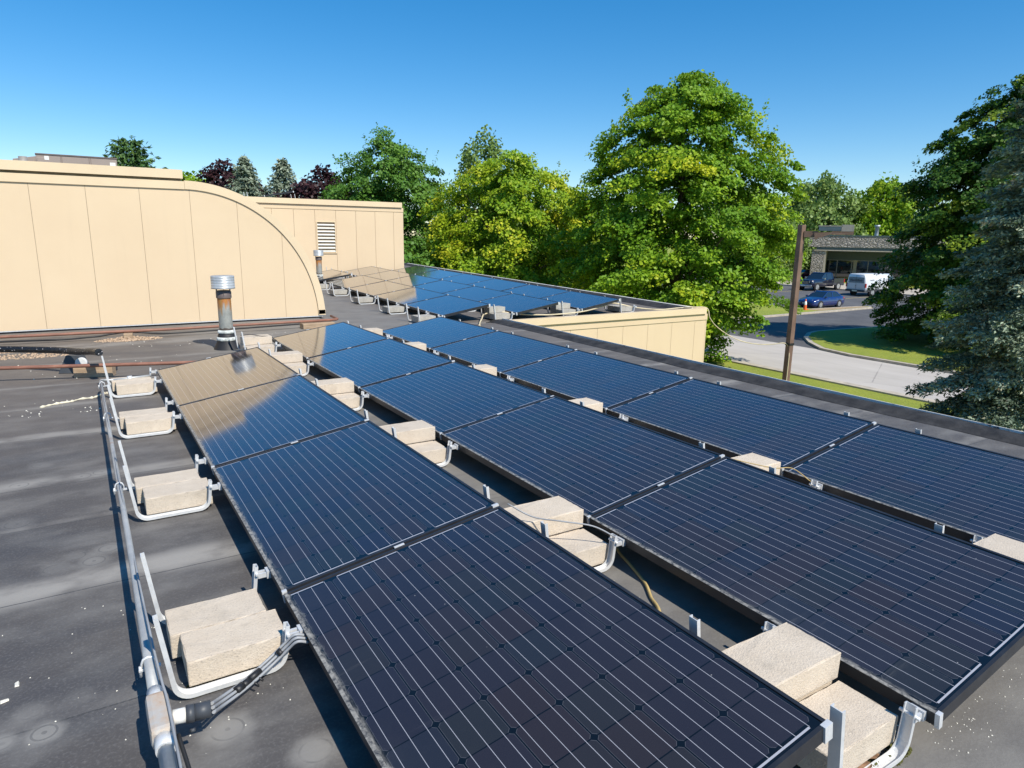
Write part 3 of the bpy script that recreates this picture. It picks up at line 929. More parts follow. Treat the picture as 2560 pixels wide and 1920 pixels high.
def block(x, y, z, label, grey=False, size=(.33, .195, .092), group='concrete ballast blocks on the mounting trays'):
    key = (grey, size)
    if key not in blk:
        sx, sy, sz = size
        m = MB()
        # slightly chipped block: jittered top edge
        nx = 9
        top = []
        for i in range(nx + 1):
            top.append(-sx / 2 + sx * i / nx)
        m.box(-sx / 2, sx / 2, -sy / 2, sy / 2, 0, sz)
        o = m.build('concrete_block', 'greyblock' if grey else 'block', bevel=.0035)
        bm = bmesh.new(); bm.from_mesh(o.data)
        long_e = [e for e in bm.edges if e.calc_length() > .12]
        bmesh.ops.subdivide_edges(bm, edges=long_e, cuts=7)
        for v in bm.verts:
            if v.co.z > .01:
                v.co += Vector((brng.uniform(-1, 1), brng.uniform(-1, 1), brng.uniform(-1, 1))) * .0016
        bm.to_mesh(o.data); bm.free()
        tag(o, label, 'concrete block', group)
        blk[key] = o
    else:
        o = blk[key].copy(); COL.objects.link(o); o['label'] = label
    o.location = (x, y, z); o.rotation_euler = (0, 0, radians(brng.uniform(-1.2, 1.2)))
    return o
near_o = ['nearest the camera', 'second from the camera', 'third from the camera', 'fourth from the camera', 'fifth from the camera', 'farthest from the camera']
# left of the left row: trays at the three inner junctions and the far end
cs = [Y0[0] - 3 * STEP - .01, Y0[0] - 2 * STEP - .03, Y0[0] - STEP, Y0[0] - .22]
for i, c in enumerate(cs):
    od = near_o[i] if i < 3 else near_o[5]
    tray(X0[0], c, 0.004, 'bare legged tray left of the left panel row, %s' % od)
    x = X0[0] - .225
    block(x - .012, c + .070, .022, 'rear concrete block left of the left panel row, %s' % od)
    block(x + .018, c - .128, .022, 'front concrete block left of the left panel row, %s' % od)
# gaps between the near rows
for g in (1, 2):
    gname = 'between the left and middle panel rows' if g == 1 else 'between the middle and right panel rows'
    for k in range(6):
        c = Y0[g] - (5 - k) * STEP
        if k == 0: c += .31
        if k == 5: c -= .25
        od = near_o[k]
        tray(X0[g], c, 0.004, 'galvanised tray %s, %s' % (gname, od))
        x = X0[g] - .225
        block(x, c - .125, .022, 'lower front block %s, %s' % (gname, od), size=(.34, .195, .094))
        block(x - .005, c + .09, .022, 'lower rear block %s, %s' % (gname, od), size=(.34, .195, .094))
        block(x + .004, c + .085, .117, 'top block %s, %s' % (gname, od), size=(.345, .205, .094))
for k in range(6):
    c = Y0[2] - (5 - k) * STEP + (.31 if k == 0 else -.25 if k == 5 else 0)
    tray(X0[2] + .977 + .505, c, 0.004, 'galvanised tray right of the right panel row, %s' % near_o[k])
# far roof
fo = ['at its near end', 'second from its near end', 'third from its near end', 'fourth from its near end', 'fifth from its near end', 'sixth from its near end', 'at its far end']
for k in range(5):
    c = FYs[0] + k * STEP + (.28 if k == 0 else -.25 if k == 4 else 0)
    od = fo[k] if k < 4 else fo[6]
    tray(FX[0], c, far_z(c) + .004, 'bare legged tray left of the far array, %s' % od)
    block(FX[0] - .235, c - .02, far_z(c) + .029, 'grey concrete block on the tray left of the far array, %s' % od, True, (.34, .30, .10))
for g in (1, 2, 3):
    gname = ('', 'between left and middle rows of the far array', 'between middle and right rows of the far array', 'right of the far array')[g]
    xl = FX[g] if g < 3 else FX[2] + .977 + .505
    for k in range(7):
        yy = FYs[min(g, 2)] + k * STEP
        c = yy + (.31 if k == 0 else -.25 if k == 6 else 0)
        tray(xl, c, far_z(c) + .004, 'galvanised tray %s, %s' % (gname, fo[k]))
        if k == 0:
            z = far_z(c)
            block(xl - .235, c - .115, z + .029, 'lower front grey block %s' % gname, True, (.34, .195, .10))
            block(xl - .225, c + .10, z + .029, 'lower rear grey block %s' % gname, True, (.34, .195, .10))
            if g < 3:
                block(xl - .228, c + .095, z + .131, 'top grey block %s' % gname, True, (.345, .205, .10))
tray(6.74, 18.5, far_z(18.4) + .004, 'galvanised tray by the lone panel below the louvre')
block(6.50, 18.5, far_z(18.4) + .029, 'grey concrete block on the tray by the lone panel below the louvre', True, (.34, .195, .10))
for i, xx in enumerate((5.30, 6.84)):
    tray(xx, 24.3, 2.435, 'galvanised tray on the upper roof %s the end-on panel' % ('left of', 'right of')[i])

# ================================================================== VENT STACKS
def vent(label, loc, s=1.0):
    t = thing('vent_stack', label, 'vent stack', loc)
    m = MB().lathe([(.084, .02), (.084, .74), (.08, .76)], 32)
    m.build('pipe', 'stack', t)
    m = MB().lathe([(.0, .95), (.137, .95), (.142, .943), (.142, .80), (.146, .796), (.146, .786), (.126, .786), (.126, .93), (0, .93)], 40)
    m.build('cap', 'zinc', t)
    m = MB()
    for k in range(3):
        a = k * 2 * pi / 3 + .4
        m.box(-.008, .008, -.002, .002, .70, .94, Matrix.Rotation(a, 4, 'Z') @ Matrix.Translation((.094, 0, 0)))
    m.lathe([(.094, .665), (.094, .745), (.088, .75)], 28)
    m.build('collar', 'hvac_dark', t)
    MB().lathe([(.17, 0), (.165, .012), (.125, .09), (.112, .17), (.10, .20), (.089, .205)], 28).build('boot', 'black', t)
    m = MB().lathe([(.100, .205), (.110, .212), (.111, .228), (.100, .245), (.089, .25)], 24)
    m.build('sealant_ring', 'sealant', t)
    MB().lathe([(.125, .115), (.129, .118), (.121, .158), (.113, .16)], 24).build('clamp_band', 'sealant', t)
    t.scale = (s, s, s)
    return t
vent('rust streaked vent stack with spun metal cap standing before the cream wall', (1.53, 9.42, 0))
vent('smaller looking far vent stack in front of the louvre', (5.62, 19.0, far_z(19.0) - .02), .95)

# ================================================================== CONDUIT AND CABLES ALONG THE LEFT
def px_path(pts): return spline(pts, 7)
C = thing('conduit_run', 'long galvanised conduit pipe run clipped along the tall tray legs on the left', 'conduit')
xc, zc = .045, .17
m = MB().tube([(.062, .4, .13), (.062, 1.86, .13)], .021, 12)
m.tube([(.058, 2.10, .135), (.057, 2.4, .15), (.057, 2.9, .17), (.056, 3.7, .17), (.053, 4.9, .17), (.050, 5.7, .17), (.048, 6.98, .15)], [.018, .016, .0135, .0125, .012, .012, .012], 12)
m.tube(spline([(.048, 6.98, .15), (.050, 7.20, .14), (.075, 7.30, .125), (.16, 7.315, .115)], 6), .012, 12)
m.tube([(.16, 7.315, .115), (.475, 7.36, .12)], .012, 12)
m.build('pipe', 'conduit', C)
m = MB().tube([(.062, 1.84, .13), (.062, 1.90, .13)], .026, 14).tube([(.060, 2.06, .134), (.059, 2.12, .135)], .023, 14).tube([(.27, 7.335, .117), (.31, 7.338, .117)], .023, 12)
m.build('coupling', 'galv', C)
b = MB().hexa([(.030, 1.89, .100), (.094, 1.89, .100), (.092, 2.07, .106), (.028, 2.07, .106)], [(.030, 1.89, .165), (.094, 1.89, .165), (.090, 2.07, .168), (.030, 2.07, .168)])
b.build('pull_box', 'rustbody', C, bevel=.014)
m = MB().tube([(.093, 1.975, .128), (.128, 1.972, .126)], .0215, 16)
m.build('hub', 'white_plastic', C)
m = MB().tube([(.128, 1.972, .126), (.150, 1.970, .125)], .026, 12).tube([(.150, 1.970, .125), (.195, 1.966, .124)], .0245, 12).tube([(.139, 1.94, .096), (.139, 1.935, .088)], .008, 6)
m.build('cable_gland', 'grey_plastic', C)
for yy, zz in ((2.28, .142), (4.02, .17), (5.68, .17), (7.0, .15)):
    m = MB()
    m.box(.025, .09, yy - .009, yy + .009, zz - .024, zz - .018)
    m.tube([(.034, yy, zz - .022)] + [(.055 + .020 * cos(a), yy, zz + .020 * sin(a)) for a in [pi, pi * .75, pi * .5, pi * .25, 0]] + [(.076, yy, zz - .022)], .004, 6)
    m.tube([(.030, yy, zz - .045), (.030, yy, zz - .008)], .005, 6)
    m.build('pipe_strap', 'galv', C)
def wire(name, pts, r, mat, label, cat='cable', n=6, k=8):
    o = MB().tube(spline(pts, k), r, n).build(name, mat)
    return tag(o, label, cat)
wire('grey_wire', [(.085, 1.0, .165), (.086, 1.9, .172), (.080, 2.1, .175), (.074, 2.28, .185), (.066, 2.8, .19), (.064, 3.4, .165), (.058, 4.0, .192), (.055, 5.0, .175), (.052, 5.7, .19), (.05, 7.0, .165)], .004, 'wire_grey', 'thin grey wire lying along the top of the conduit run')
wire('black_wire', [(.10, 1.93, .10), (.115, 1.80, .045), (.118, 1.66, .008), (.12, 1.45, .008), (.118, .9, .008)], .006, 'wire_black', 'thin black wire hanging from the conduit pull box down onto the roof')
# bundle from the panel corner to the pull box
G = thing('connector_harness', 'bundle of grey cables with black plug connectors from panel edge to conduit gland', 'cable harness')
def off(p, dy, dz): return [(x, y + dy, z + dz) for x, y, z in p]
core = [(.200, 1.966, .124), (.235, 2.05, .075), (.29, 2.105, .058), (.335, 2.14, .055), (.375, 2.168, .058), (.432, 2.194, .076), (.475, 2.194, .108), (.503, 2.176, .138), (.54, 2.175, .125)]
m = MB()
m.tube(spline(core, 8), .0052, 8).tube(spline(off(core, .016, .004), 8), .0052, 8).tube(spline(off(core, -.014, -.006), 8), .0052, 8)
m.build('cable', 'wire_grey', G)
m = MB()
m.tube([(.308, 2.12, .057), (.337, 2.142, .056)], .0125, 10).tube([(.337, 2.143, .058), (.376, 2.169, .061)], .0115, 10).tube([(.285, 2.10, .060), (.310, 2.121, .058)], .0145, 10)
m.tube([(.36, 2.155, .055), (.378, 2.135, .043)], .004, 6).tube([(.343, 2.142, .053), (.36, 2.12, .04)], .004, 6)
m.build('plug_connector', 'wire_black', G)
m = MB().tube([(.445, 2.195, .084), (.458, 2.196, .094)], .015, 10)
m.build('cable_tie', 'wire_black', G)
# taped hose from the left to the farthest tall leg
wire('taped_hose', [(-2.6, 9.9, .20), (-1.7, 9.45, .235), (-.80, 8.98, .235), (-.45, 8.70, .245), (-.22, 8.45, .255), (-.08, 8.2, .27), (.02, 7.98, .30), (.068, 7.80, .315)], .036, 'hose', 'thick black taped hose coming in from the left over a rubber support', 'hose', 10)
P = thing('rubber_pipe_support', 'black wedge shaped rubber support with white disc under the taped hose', 'pipe support', (-.13, 8.55, 0), (0, 0, -.35))
m = MB().hexa([(-.17, -.09, 0), (.10, -.09, 0), (.10, .09, 0), (-.17, .09, 0)], [(-.09, -.06, .19), (.05, -.06, .19), (.05, .06, .19), (-.09, .06, .19)])
m.build('wedge', 'grey_plastic', P, bevel=.008)
MB().box(.10, .36, -.07, .07, 0, .07).build('base', 'grey_plastic', P, bevel=.008)
m = MB().tube([(.075, -.13, .12), (.075, -.085, .12)], .055, 20)
m.build('disc', 'white_plastic', P)
wire('black_cable', [(-4.0, 11.6, .012), (-1.06, 11.25, .012), (-.35, 11.13, .012), (.05, 11.22, .012), (.40, 11.22, .05), (.55, 11.2, .05), (1.0, 11.15, .012), (1.75, 11.2, .012), (2.5, 11.3, .012), (3.4, 11.42, .012)], .014, 'wire_black', 'black cable lying on the roof between the farther gas pipe and the wall')
# rusty pipes on wood sleepers
def gas(label, pts, r=.024):
    o = MB().tube(pts, r, 12).build('gas_pipe', 'rustpipe')
    return tag(o, label, 'gas pipe', None)
gas('rusty red gas pipe running along the foot of the cream wall', [(-4.5, 11.25, .115), (-.98, 10.93, .115), (.97, 10.80, .115), (2.6, 10.86, .115), (3.48, 10.93, .11), (3.52, 11.0, .11), (3.60, 11.6, .09)], .020)
gas('rusty red gas pipe crossing the roof behind the left panel row', [(-4.5, 9.5, .145), (-.796, 8.30, .145), (.686, 7.83, .145), (1.25, 7.66, .145), (1.9, 7.45, .145)], .019)
def sleeper(label, loc, rz, sx, sy, sz):
    m = MB().box(-sx / 2, sx / 2, -sy / 2, sy / 2, 0, sz)
    o = m.build('wood_sleeper', 'wood', bevel=.006)
    o.location = loc; o.rotation_euler = (0, 0, rz)
    return tag(o, label, 'wood block', 'wood blocks under the gas pipes')
sleeper('weathered wood block under the nearer gas pipe beside the conduit', (.015, 8.22, 0), -.28, .36, .14, .118)
sleeper('small wood block sitting in spilled gravel under the farther gas pipe', (.47, 10.83, 0), -.1, .11, .20, .09)
sleeper('pale wood block under the end of the farther gas pipe near the arch', (3.15, 10.88, 0), .05, .52, .18, .082)
def pile(name, label, mat, spots, n, smin, smax, seed, group=None, kind='stuff', zf=None):
    r = random.Random(seed)
    m = MB()
    for i in range(n):
        cx, cy, rx, ry, h = spots[i % len(spots)]
        a = r.uniform(0, 2 * pi); q = sqrt(r.random())
        x = cx + rx * q * cos(a); y = cy + ry * q * sin(a)
        s = r.uniform(smin, smax)
        z = (1 - q) * h * r.random() + s * .3 + (zf(y) if zf else 0)
        R = Matrix.Translation((x, y, z)) @ Matrix.Rotation(r.uniform(0, 6.3), 4, 'Z') @ Matrix.Rotation(r.uniform(-.6, .6), 4, 'X')
        b = [(-s, -s * .7, -s * .5), (s, -s * .6, -s * .5), (s * .8, s * .7, -s * .5), (-s * .7, s * .8, -s * .5)]
        t = [(p[0] * .6, p[1] * .6, s * .45) for p in b]
        m.hexa([R @ Vector(p) for p in b], [R @ Vector(p) for p in t])
    o = m.build(name, mat)
    return tag(o, label, name.replace('_', ' '), group, kind)
pile('gravel_spill', 'small tan gravel piled round the wood blocks along the wall', 'gravel', [(.47, 10.78, .42, .16, .05), (.47, 10.78, .25, .12, .07), (-1.15, 10.35, .42, .18, .02), (-.6, 9.9, .6, .2, .0)], 1500, .006, .016, 2)
pile('roof_flakes', 'scattered white flakes and grit on the dark roof', 'white_flake', [(-.7, 7.0, .55, .45, 0), (.35, 7.55, .35, .18, 0), (0, 8.9, 1.1, .8, 0), (1.0, 10.2, 1.0, .4, 0), (3.2, 10.3, .7, .4, 0), (-.3, 6.7, .4, .12, 0), (2.4, 10.2, .7, .4, 0)], 170, .002, .008, 4)
pile('roof_grit', 'pale grit beside the near right panel corner on the roof', 'white_flake', [(2.22, .80, .14, .08, 0), (1.9, .95, .2, .06, 0), (2.6, .82, .25, .08, 0), (.2, 2.2, .3, .3, 0), (-.2, 2.4, .4, .7, 0), (1.8, 2.0, .12, .5, 0)], 260, .001, .0032, 6)
m = MB(); r = random.Random(8)
pth = [(-.42, 6.93), (-.30, 7.02), (-.2, 7.05), (-.12, 7.12), (-.02, 7.13), (.05, 7.25), (.09, 7.27)]
pp = spline([(x, y, .006) for x, y in pth], 6)
m.tube(pp, [r.uniform(.004, .016) for _ in pp], 6)
tag(m.build('sealant_bead', 'caulk'), 'wavy cream bead of dried sealant left on the roof', 'sealant bead')
for i, (x, y, ry, lab) in enumerate(((-.36, 2.52, .4, 'pale dry leaf lying on the roof at the left edge'), (-.33, 2.60, 1.7, 'second pale curled leaf beyond the pale dry leaf'))):
    m = MB().hexa([(-.012, -.006, 0), (.012, -.008, 0), (.014, .006, 0), (-.01, .007, 0)], [(-.010, -.004, .005), (.012, -.006, .007), (.012, .004, .003), (-.008, .005, .006)])
    o = tag(m.build('fallen_leaf', 'white_flake'), lab, 'leaf'); o.location = (x, y, .001); o.rotation_euler = (0, 0, ry)
m = MB()
for i in range(7):
    a = i * 2 * pi / 7
o = MB().sheet([(.04 * cos(a) * (1 + .3 * sin(3 * a)), .028 * sin(a), .012 + .010 * sin(2 * a)) for a in [i * 2 * pi / 11 for i in range(11)]])
for q, (x, y, rz, s) in enumerate(((1.865, .905, .3, 1.0), (1.80, .885, 1.2, .8), (1.935, .93, 2.2, .6))):
    m = MB().add([(x + (px * cos(rz) - py * sin(rz)) * s * 1.3, y + (px * sin(rz) + py * cos(rz)) * s * 1.3, pz + .004 * q) for px, py, pz in o.v], o.f)
    m2 = m.build('fallen_leaf', 'leaf_litter')
    md = m2.modifiers.new('thick', 'SOLIDIFY'); md.thickness = .002
    tag(m2, ('brown dry leaf', 'small crumpled brown leaf', 'tiny brown leaf scrap')[q] + ' caught between the rails of the nearest right tray', 'leaf')
pile('moss_tufts', 'green moss and grit along the rail of the nearest right tray', 'moss', [(1.93, .855, .09, .025, .012), (1.83, .86, .10, .022, .012), (1.975, .90, .03, .05, .02), (.19, 2.26, .06, .04, .005)], 420, .003, .008, 9)
# cables around the arrays
wire('tan_cable', [(2.16, 2.46, .06), (2.10, 2.315, .012), (2.055, 2.18, .010), (2.02, 2.08, .011), (1.985, 1.99, .012), (1.93, 1.90, .010), (1.88, 1.80, .012), (1.72, 1.62, .01)], .0075, 'tan_cable', 'tan cable lying on the roof between left and middle rows')
wire('looped_grey_wire', [(1.57, 2.50, .30), (1.66, 2.42, .245), (1.76, 2.33, .235), (1.88, 2.25, .215), (1.965, 2.20, .165), (1.985, 2.215, .15)], .0035, 'wire_grey', 'thin grey wire strung from panel corner to short tray leg over the blocks')
wire('drooping_black_wire', [(2.05, 4.42, .11), (1.99, 4.36, .06), (1.93, 4.33, .02), (1.86, 4.36, .012), (1.72, 4.45, .01)], .005, 'wire_black', 'black wire drooping from under the middle row onto the roof')
wire('thin_tan_wire', [(3.03, 2.48, .29), (3.15, 2.38, .26), (3.25, 2.30, .24), (3.36, 2.26, .23), (3.46, 2.20, .15)], .003, 'tan_cable', 'thin tan wire over the blocks between middle and right rows')
wire('coiled_black_leads', [(1.60, 8.86, .24), (1.72, 8.90, .24), (1.84, 8.86, .22), (1.96, 8.87, .20), (2.05, 8.80, .13)], .005, 'wire_black', 'black leads with plugs draped over the farthest blocks by the vent stack')
wire('cream_cable', [(5.50, 9.72, .05), (5.56, 9.80, .012), (5.75, 10.15, .012), (6.02, 10.55, .03), (6.25, 10.85, .07), (6.55, 10.85, .10), (7.0, 10.65, .05), (7.6, 10.55, .03), (8.3, 10.52, .06), (8.9, 10.62, .13), (9.3, 10.78, .16), (9.8, 10.62, .06), (10.4, 10.55, .0), (10.9, 10.47, .02), (11.3, 10.36, .03), (11.56, 10.28, .0), (11.64, 10.26, -.2)], .013, 'cream_cable', 'cream cable looping over the far roof edge and its trays', n=8)

# ================================================================== LAMP POST
PX, PY = 13.35, 9.40
L = thing('lamp_post', 'square brown lamp post with an angled floodlight head standing past the roof edge', 'lamp post', (PX, PY, GZ))
ang = atan2(-.83, .55)
Rz = Matrix.Rotation(ang + .12, 4, 'Z')
PH = 6.42
m = MB().box(-.06, .06, -.06, .06, 0, PH)
o = m.build('pole', 'post', L, bevel=.008); o.rotation_euler = (0, 0, -.12)
m = MB().box(.06, .34, -.055, .055, PH - .26, PH - .13)
o = m.build('arm', 'post', L); o.rotation_euler = (0, 0, ang)
m = MB().hexa([(.28, -.11, PH - .30), (.62, -.11, PH - .18), (.62, .11, PH - .18), (.28, .11, PH - .30)], [(.26, -.11, PH - .16), (1.02, -.11, PH - .13), (1.02, .11, PH - .13), (.26, .11, PH - .16)])
m.box(.60, 1.02, -.11, .11, PH - .20, PH - .131)
hd = m.build('lamp_head', 'post', L); hd.rotation_euler = (0, 0, ang)
m = MB().box(.34, .78, -.095, .095, PH - .125, PH - .015)
o = m.build('lens', 'lamp_glass', hd, bevel=.006)
m = MB().box(.78, 1.02, -.10, .10, PH - .128, PH + .01).box(.33, .80, -.10, -.085, PH - .03, PH - .01).box(.33, .80, .085, .10, PH - .03, PH - .01)
m.build('driver_box', 'lamp_grey', hd)
m = MB().box(-.068, .068, -.068, .068, 3.78, 3.83)
o = m.build('cable_strap', 'wire_black', L); o.rotation_euler = (0, 0, -.12)
wire('hanging_cable', [(11.64, 10.26, -.2), (11.80, 10.22, -.38), (12.05, 10.08, -.58), (12.35, 9.92, -.73), (12.7, 9.74, -.80), (13.0, 9.59, -.80), (13.26, 9.45, -.78), (13.30, 9.36, -.95), (13.29, 9.34, -1.4), (13.28, 9.34, -2.2), (13.28, 9.34, -4.5)], .010, 'cream_cable', 'cream cable sagging from the wall corner to the lamp post', n=8)

# ================================================================== VEHICLES
def wheel(parent, x, y, r, w, side):
    """tyre with a rim facing side (+1 or -1 along y)"""
    m = MB()
    prof = [(r * .66, -w / 2), (r * .93, -w / 2), (r, -w * .34), (r, w * .34), (r * .93, w / 2), (r * .66, w / 2)]
    n = 26
    vs = [(x + a * cos(2 * pi * k / n), y + b, r + a * sin(2 * pi * k / n)) for a, b in prof for k in range(n)]
    m.smooth = True
    m.add(vs, [(i * n + k, i * n + (k + 1) % n, (i + 1) * n + (k + 1) % n, (i + 1) * n + k) for i in range(len(prof) - 1) for k in range(n)])
    o = m.build('wheel', 'tyre', parent)
    m = MB()
    yo = y + side * w * .53
    m.tube([(x, y + side * w * .30, r), (x, y + side * w * .485, r)], r * .67, 24)
    for k in range(5):
        a = k * 2 * pi / 5 + .3
        c, s = cos(a), sin(a)
        p = r * .16
        q = [(x + c * r * .12 - s * p * .6, r + s * r * .12 + c * p * .6), (x + c * r * .12 + s * p * .6, r + s * r * .12 - c * p * .6),
             (x + c * r * .66 + s * p * .8, r + s * r * .66 - c * p * .8), (x + c * r * .66 - s * p * .8, r + s * r * .66 + c * p * .8)]
        m.hexa([(a0, yo - side * .04, b0) for a0, b0 in q], [(a0, yo, b0) for a0, b0 in q])
    m.tube([(x, yo - .03, r), (x, yo + side * .01, r)], r * .17, 12)
    m.build('rim', 'rim', o)
def loft(m, stations):
    """closed skin over equal-length rings of points"""
    n = len(stations[0])
    vs = [p for s in stations for p in s]
    fs = [(i * n + k, i * n + (k + 1) % n, (i + 1) * n + (k + 1) % n, (i + 1) * n + k) for i in range(len(stations) - 1) for k in range(n)]
    fs += [tuple(range(n))[::-1], tuple((len(stations) - 1) * n + k for k in range(n))]
    m.add(vs, fs)
def ring(x, w, zb, zs, zt, tuck=.06, crown=.06):
    """body cross-section: sill, widest shoulder, top"""
    h = w / 2
    return [(x, -h + tuck, zb), (x, -h, zb + (zs - zb) * .35), (x, -h + .01, zs), (x, -h + crown + .03, zt - .015), (x, -h * .4, zt), (x, h * .4, zt), (x, h - crown - .03, zt - .015), (x, h - .01, zs), (x, h, zb + (zs - zb) * .35), (x, h - tuck, zb)]
def arches(m, xs, r, w):
    for x in xs:
        for s in (-1, 1):
            m.tube([(x, s * (w / 2 - .22), r), (x, s * (w / 2 + .003), r)], r * 1.14, 22)
def sedan(name, label, mat, loc, rz, group=None):
    """four-door saloon, nose towards +x"""
    t = thing(name, label, 'car', loc, (0, 0, rz), group)
    Wd = 1.86
    m = MB(); m.smooth = True
    loft(m, [ring(2.40, 1.35, .34, .50, .58), ring(2.30, 1.62, .22, .56, .68), ring(2.05, 1.78, .17, .64, .78), ring(1.6, 1.84, .16, .72, .88), ring(1.0, Wd, .16, .80, .96), ring(.2, Wd, .16, .86, .98),
             ring(-1.0, Wd, .16, .88, .99), ring(-1.7, 1.84, .17, .88, 1.01), ring(-2.15, 1.76, .20, .84, 1.0), ring(-2.38, 1.60, .30, .76, .94), ring(-2.43, 1.45, .36, .66, .86)])
    m.smooth = False
    m.build('body', mat, t)
    # glazed cabin with body-coloured roof and pillars
    base = lambda x, h: [(x, -h, .95), (x, h, .95)]
    def cab(xb0, xt0, xt1, xb1, hb, ht, zt, sh):
        m.hexa([(xb0, -hb, .93), (xb1, -hb, .93), (xb1, hb, .93), (xb0, hb, .93)], [(xt0, -ht, zt), (xt1, -ht, zt), (xt1, ht, zt), (xt0, ht, zt)])
    m = MB(); cab(1.02, .10, -1.12, -1.98, .80, .62, 1.43, 0)
    g = m.build('windows', 'car_glass', t, bevel=.03)
    m = MB()
    m.hexa([(.16, -.635, 1.41), (-1.20, -.635, 1.41), (-1.20, .635, 1.41), (.16, .635, 1.41)], [(-.02, -.56, 1.47), (-1.02, -.56, 1.465), (-1.02, .56, 1.465), (-.02, .56, 1.47)])
    for s in (-1, 1):
        def bar(a, b, w):
            a = Vector(a); b = Vector(b)
            m.hexa([a + Vector((-w, 0, 0)), a + Vector((w, 0, 0)), a + Vector((w, -s * .03, 0)), a + Vector((-w, -s * .03, 0))], [b + Vector((-w, 0, 0)), b + Vector((w, 0, 0)), b + Vector((w, -s * .03, 0)), b + Vector((-w, -s * .03, 0))])
        bar((1.02, s * .81, .93), (.12, s * .64, 1.43), .045)
        bar((-.48, s * .815, .93), (-.48, s * .645, 1.43), .05)
        bar((-1.95, s * .81, .93), (-1.14, s * .64, 1.43), .10)
    m.build('roof', mat, t)
    m = MB(); arches(m, (1.42, -1.38), .335, Wd); m.build('wheel_arch', 'tyre', t)
    for x in (1.42, -1.38):
        for s in (-1, 1): wheel(t, x, s * .845, .335, .22, s)
    for s in (-1, 1):
        m = MB().hexa([(2.26, s * .50, .60), (2.02, s * .86, .64), (1.72, s * .885, .74), (2.20, s * .52, .70)], [(2.20, s * .50, .685), (1.98, s * .84, .735), (1.66, s * .865, .80), (2.12, s * .52, .765)])
        m.build('headlight', 'headlight', t)
        m = MB().hexa([(-2.36, s * .45, .74), (-2.22, s * .86, .76), (-1.95, s * .90, .80), (-2.3, s * .5, .78)], [(-2.40, s * .45, .88), (-2.24, s * .84, .92), (-1.95, s * .88, .93), (-2.36, s * .45, .90)])
        m.build('taillight', 'taillight', t)
        m = MB().box(.72, .88, s * .98 - .09, s * .98 + .09, .93, 1.06); m.build('mirror', mat, t, bevel=.025)
        m = MB().box(.10, .25, s * .922 - .012, s * .922 + .012, .80, .825).box(-.95, -.80, s * .922 - .012, s * .922 + .012, .82, .845)
        m.build('door_handle', 'chrome', t)
    m = MB().hexa([(2.33, -.45, .40), (2.33, .45, .40), (2.36, .45, .56), (2.36, -.45, .56)], [(2.42, -.42, .38), (2.42, .42, .38), (2.425, .42, .56), (2.425, -.42, .56)])
    m.build('grille', 'bumper', t)
    MB().box(2.42, 2.435, -.26, .26, .40, .51).build('number_plate', 'white_plastic', t)
    return t
sedan('parked_car', 'dark blue sedan parked beside the orange cone', 'paint_blue', (57.55, 37.70, GZ), pi)

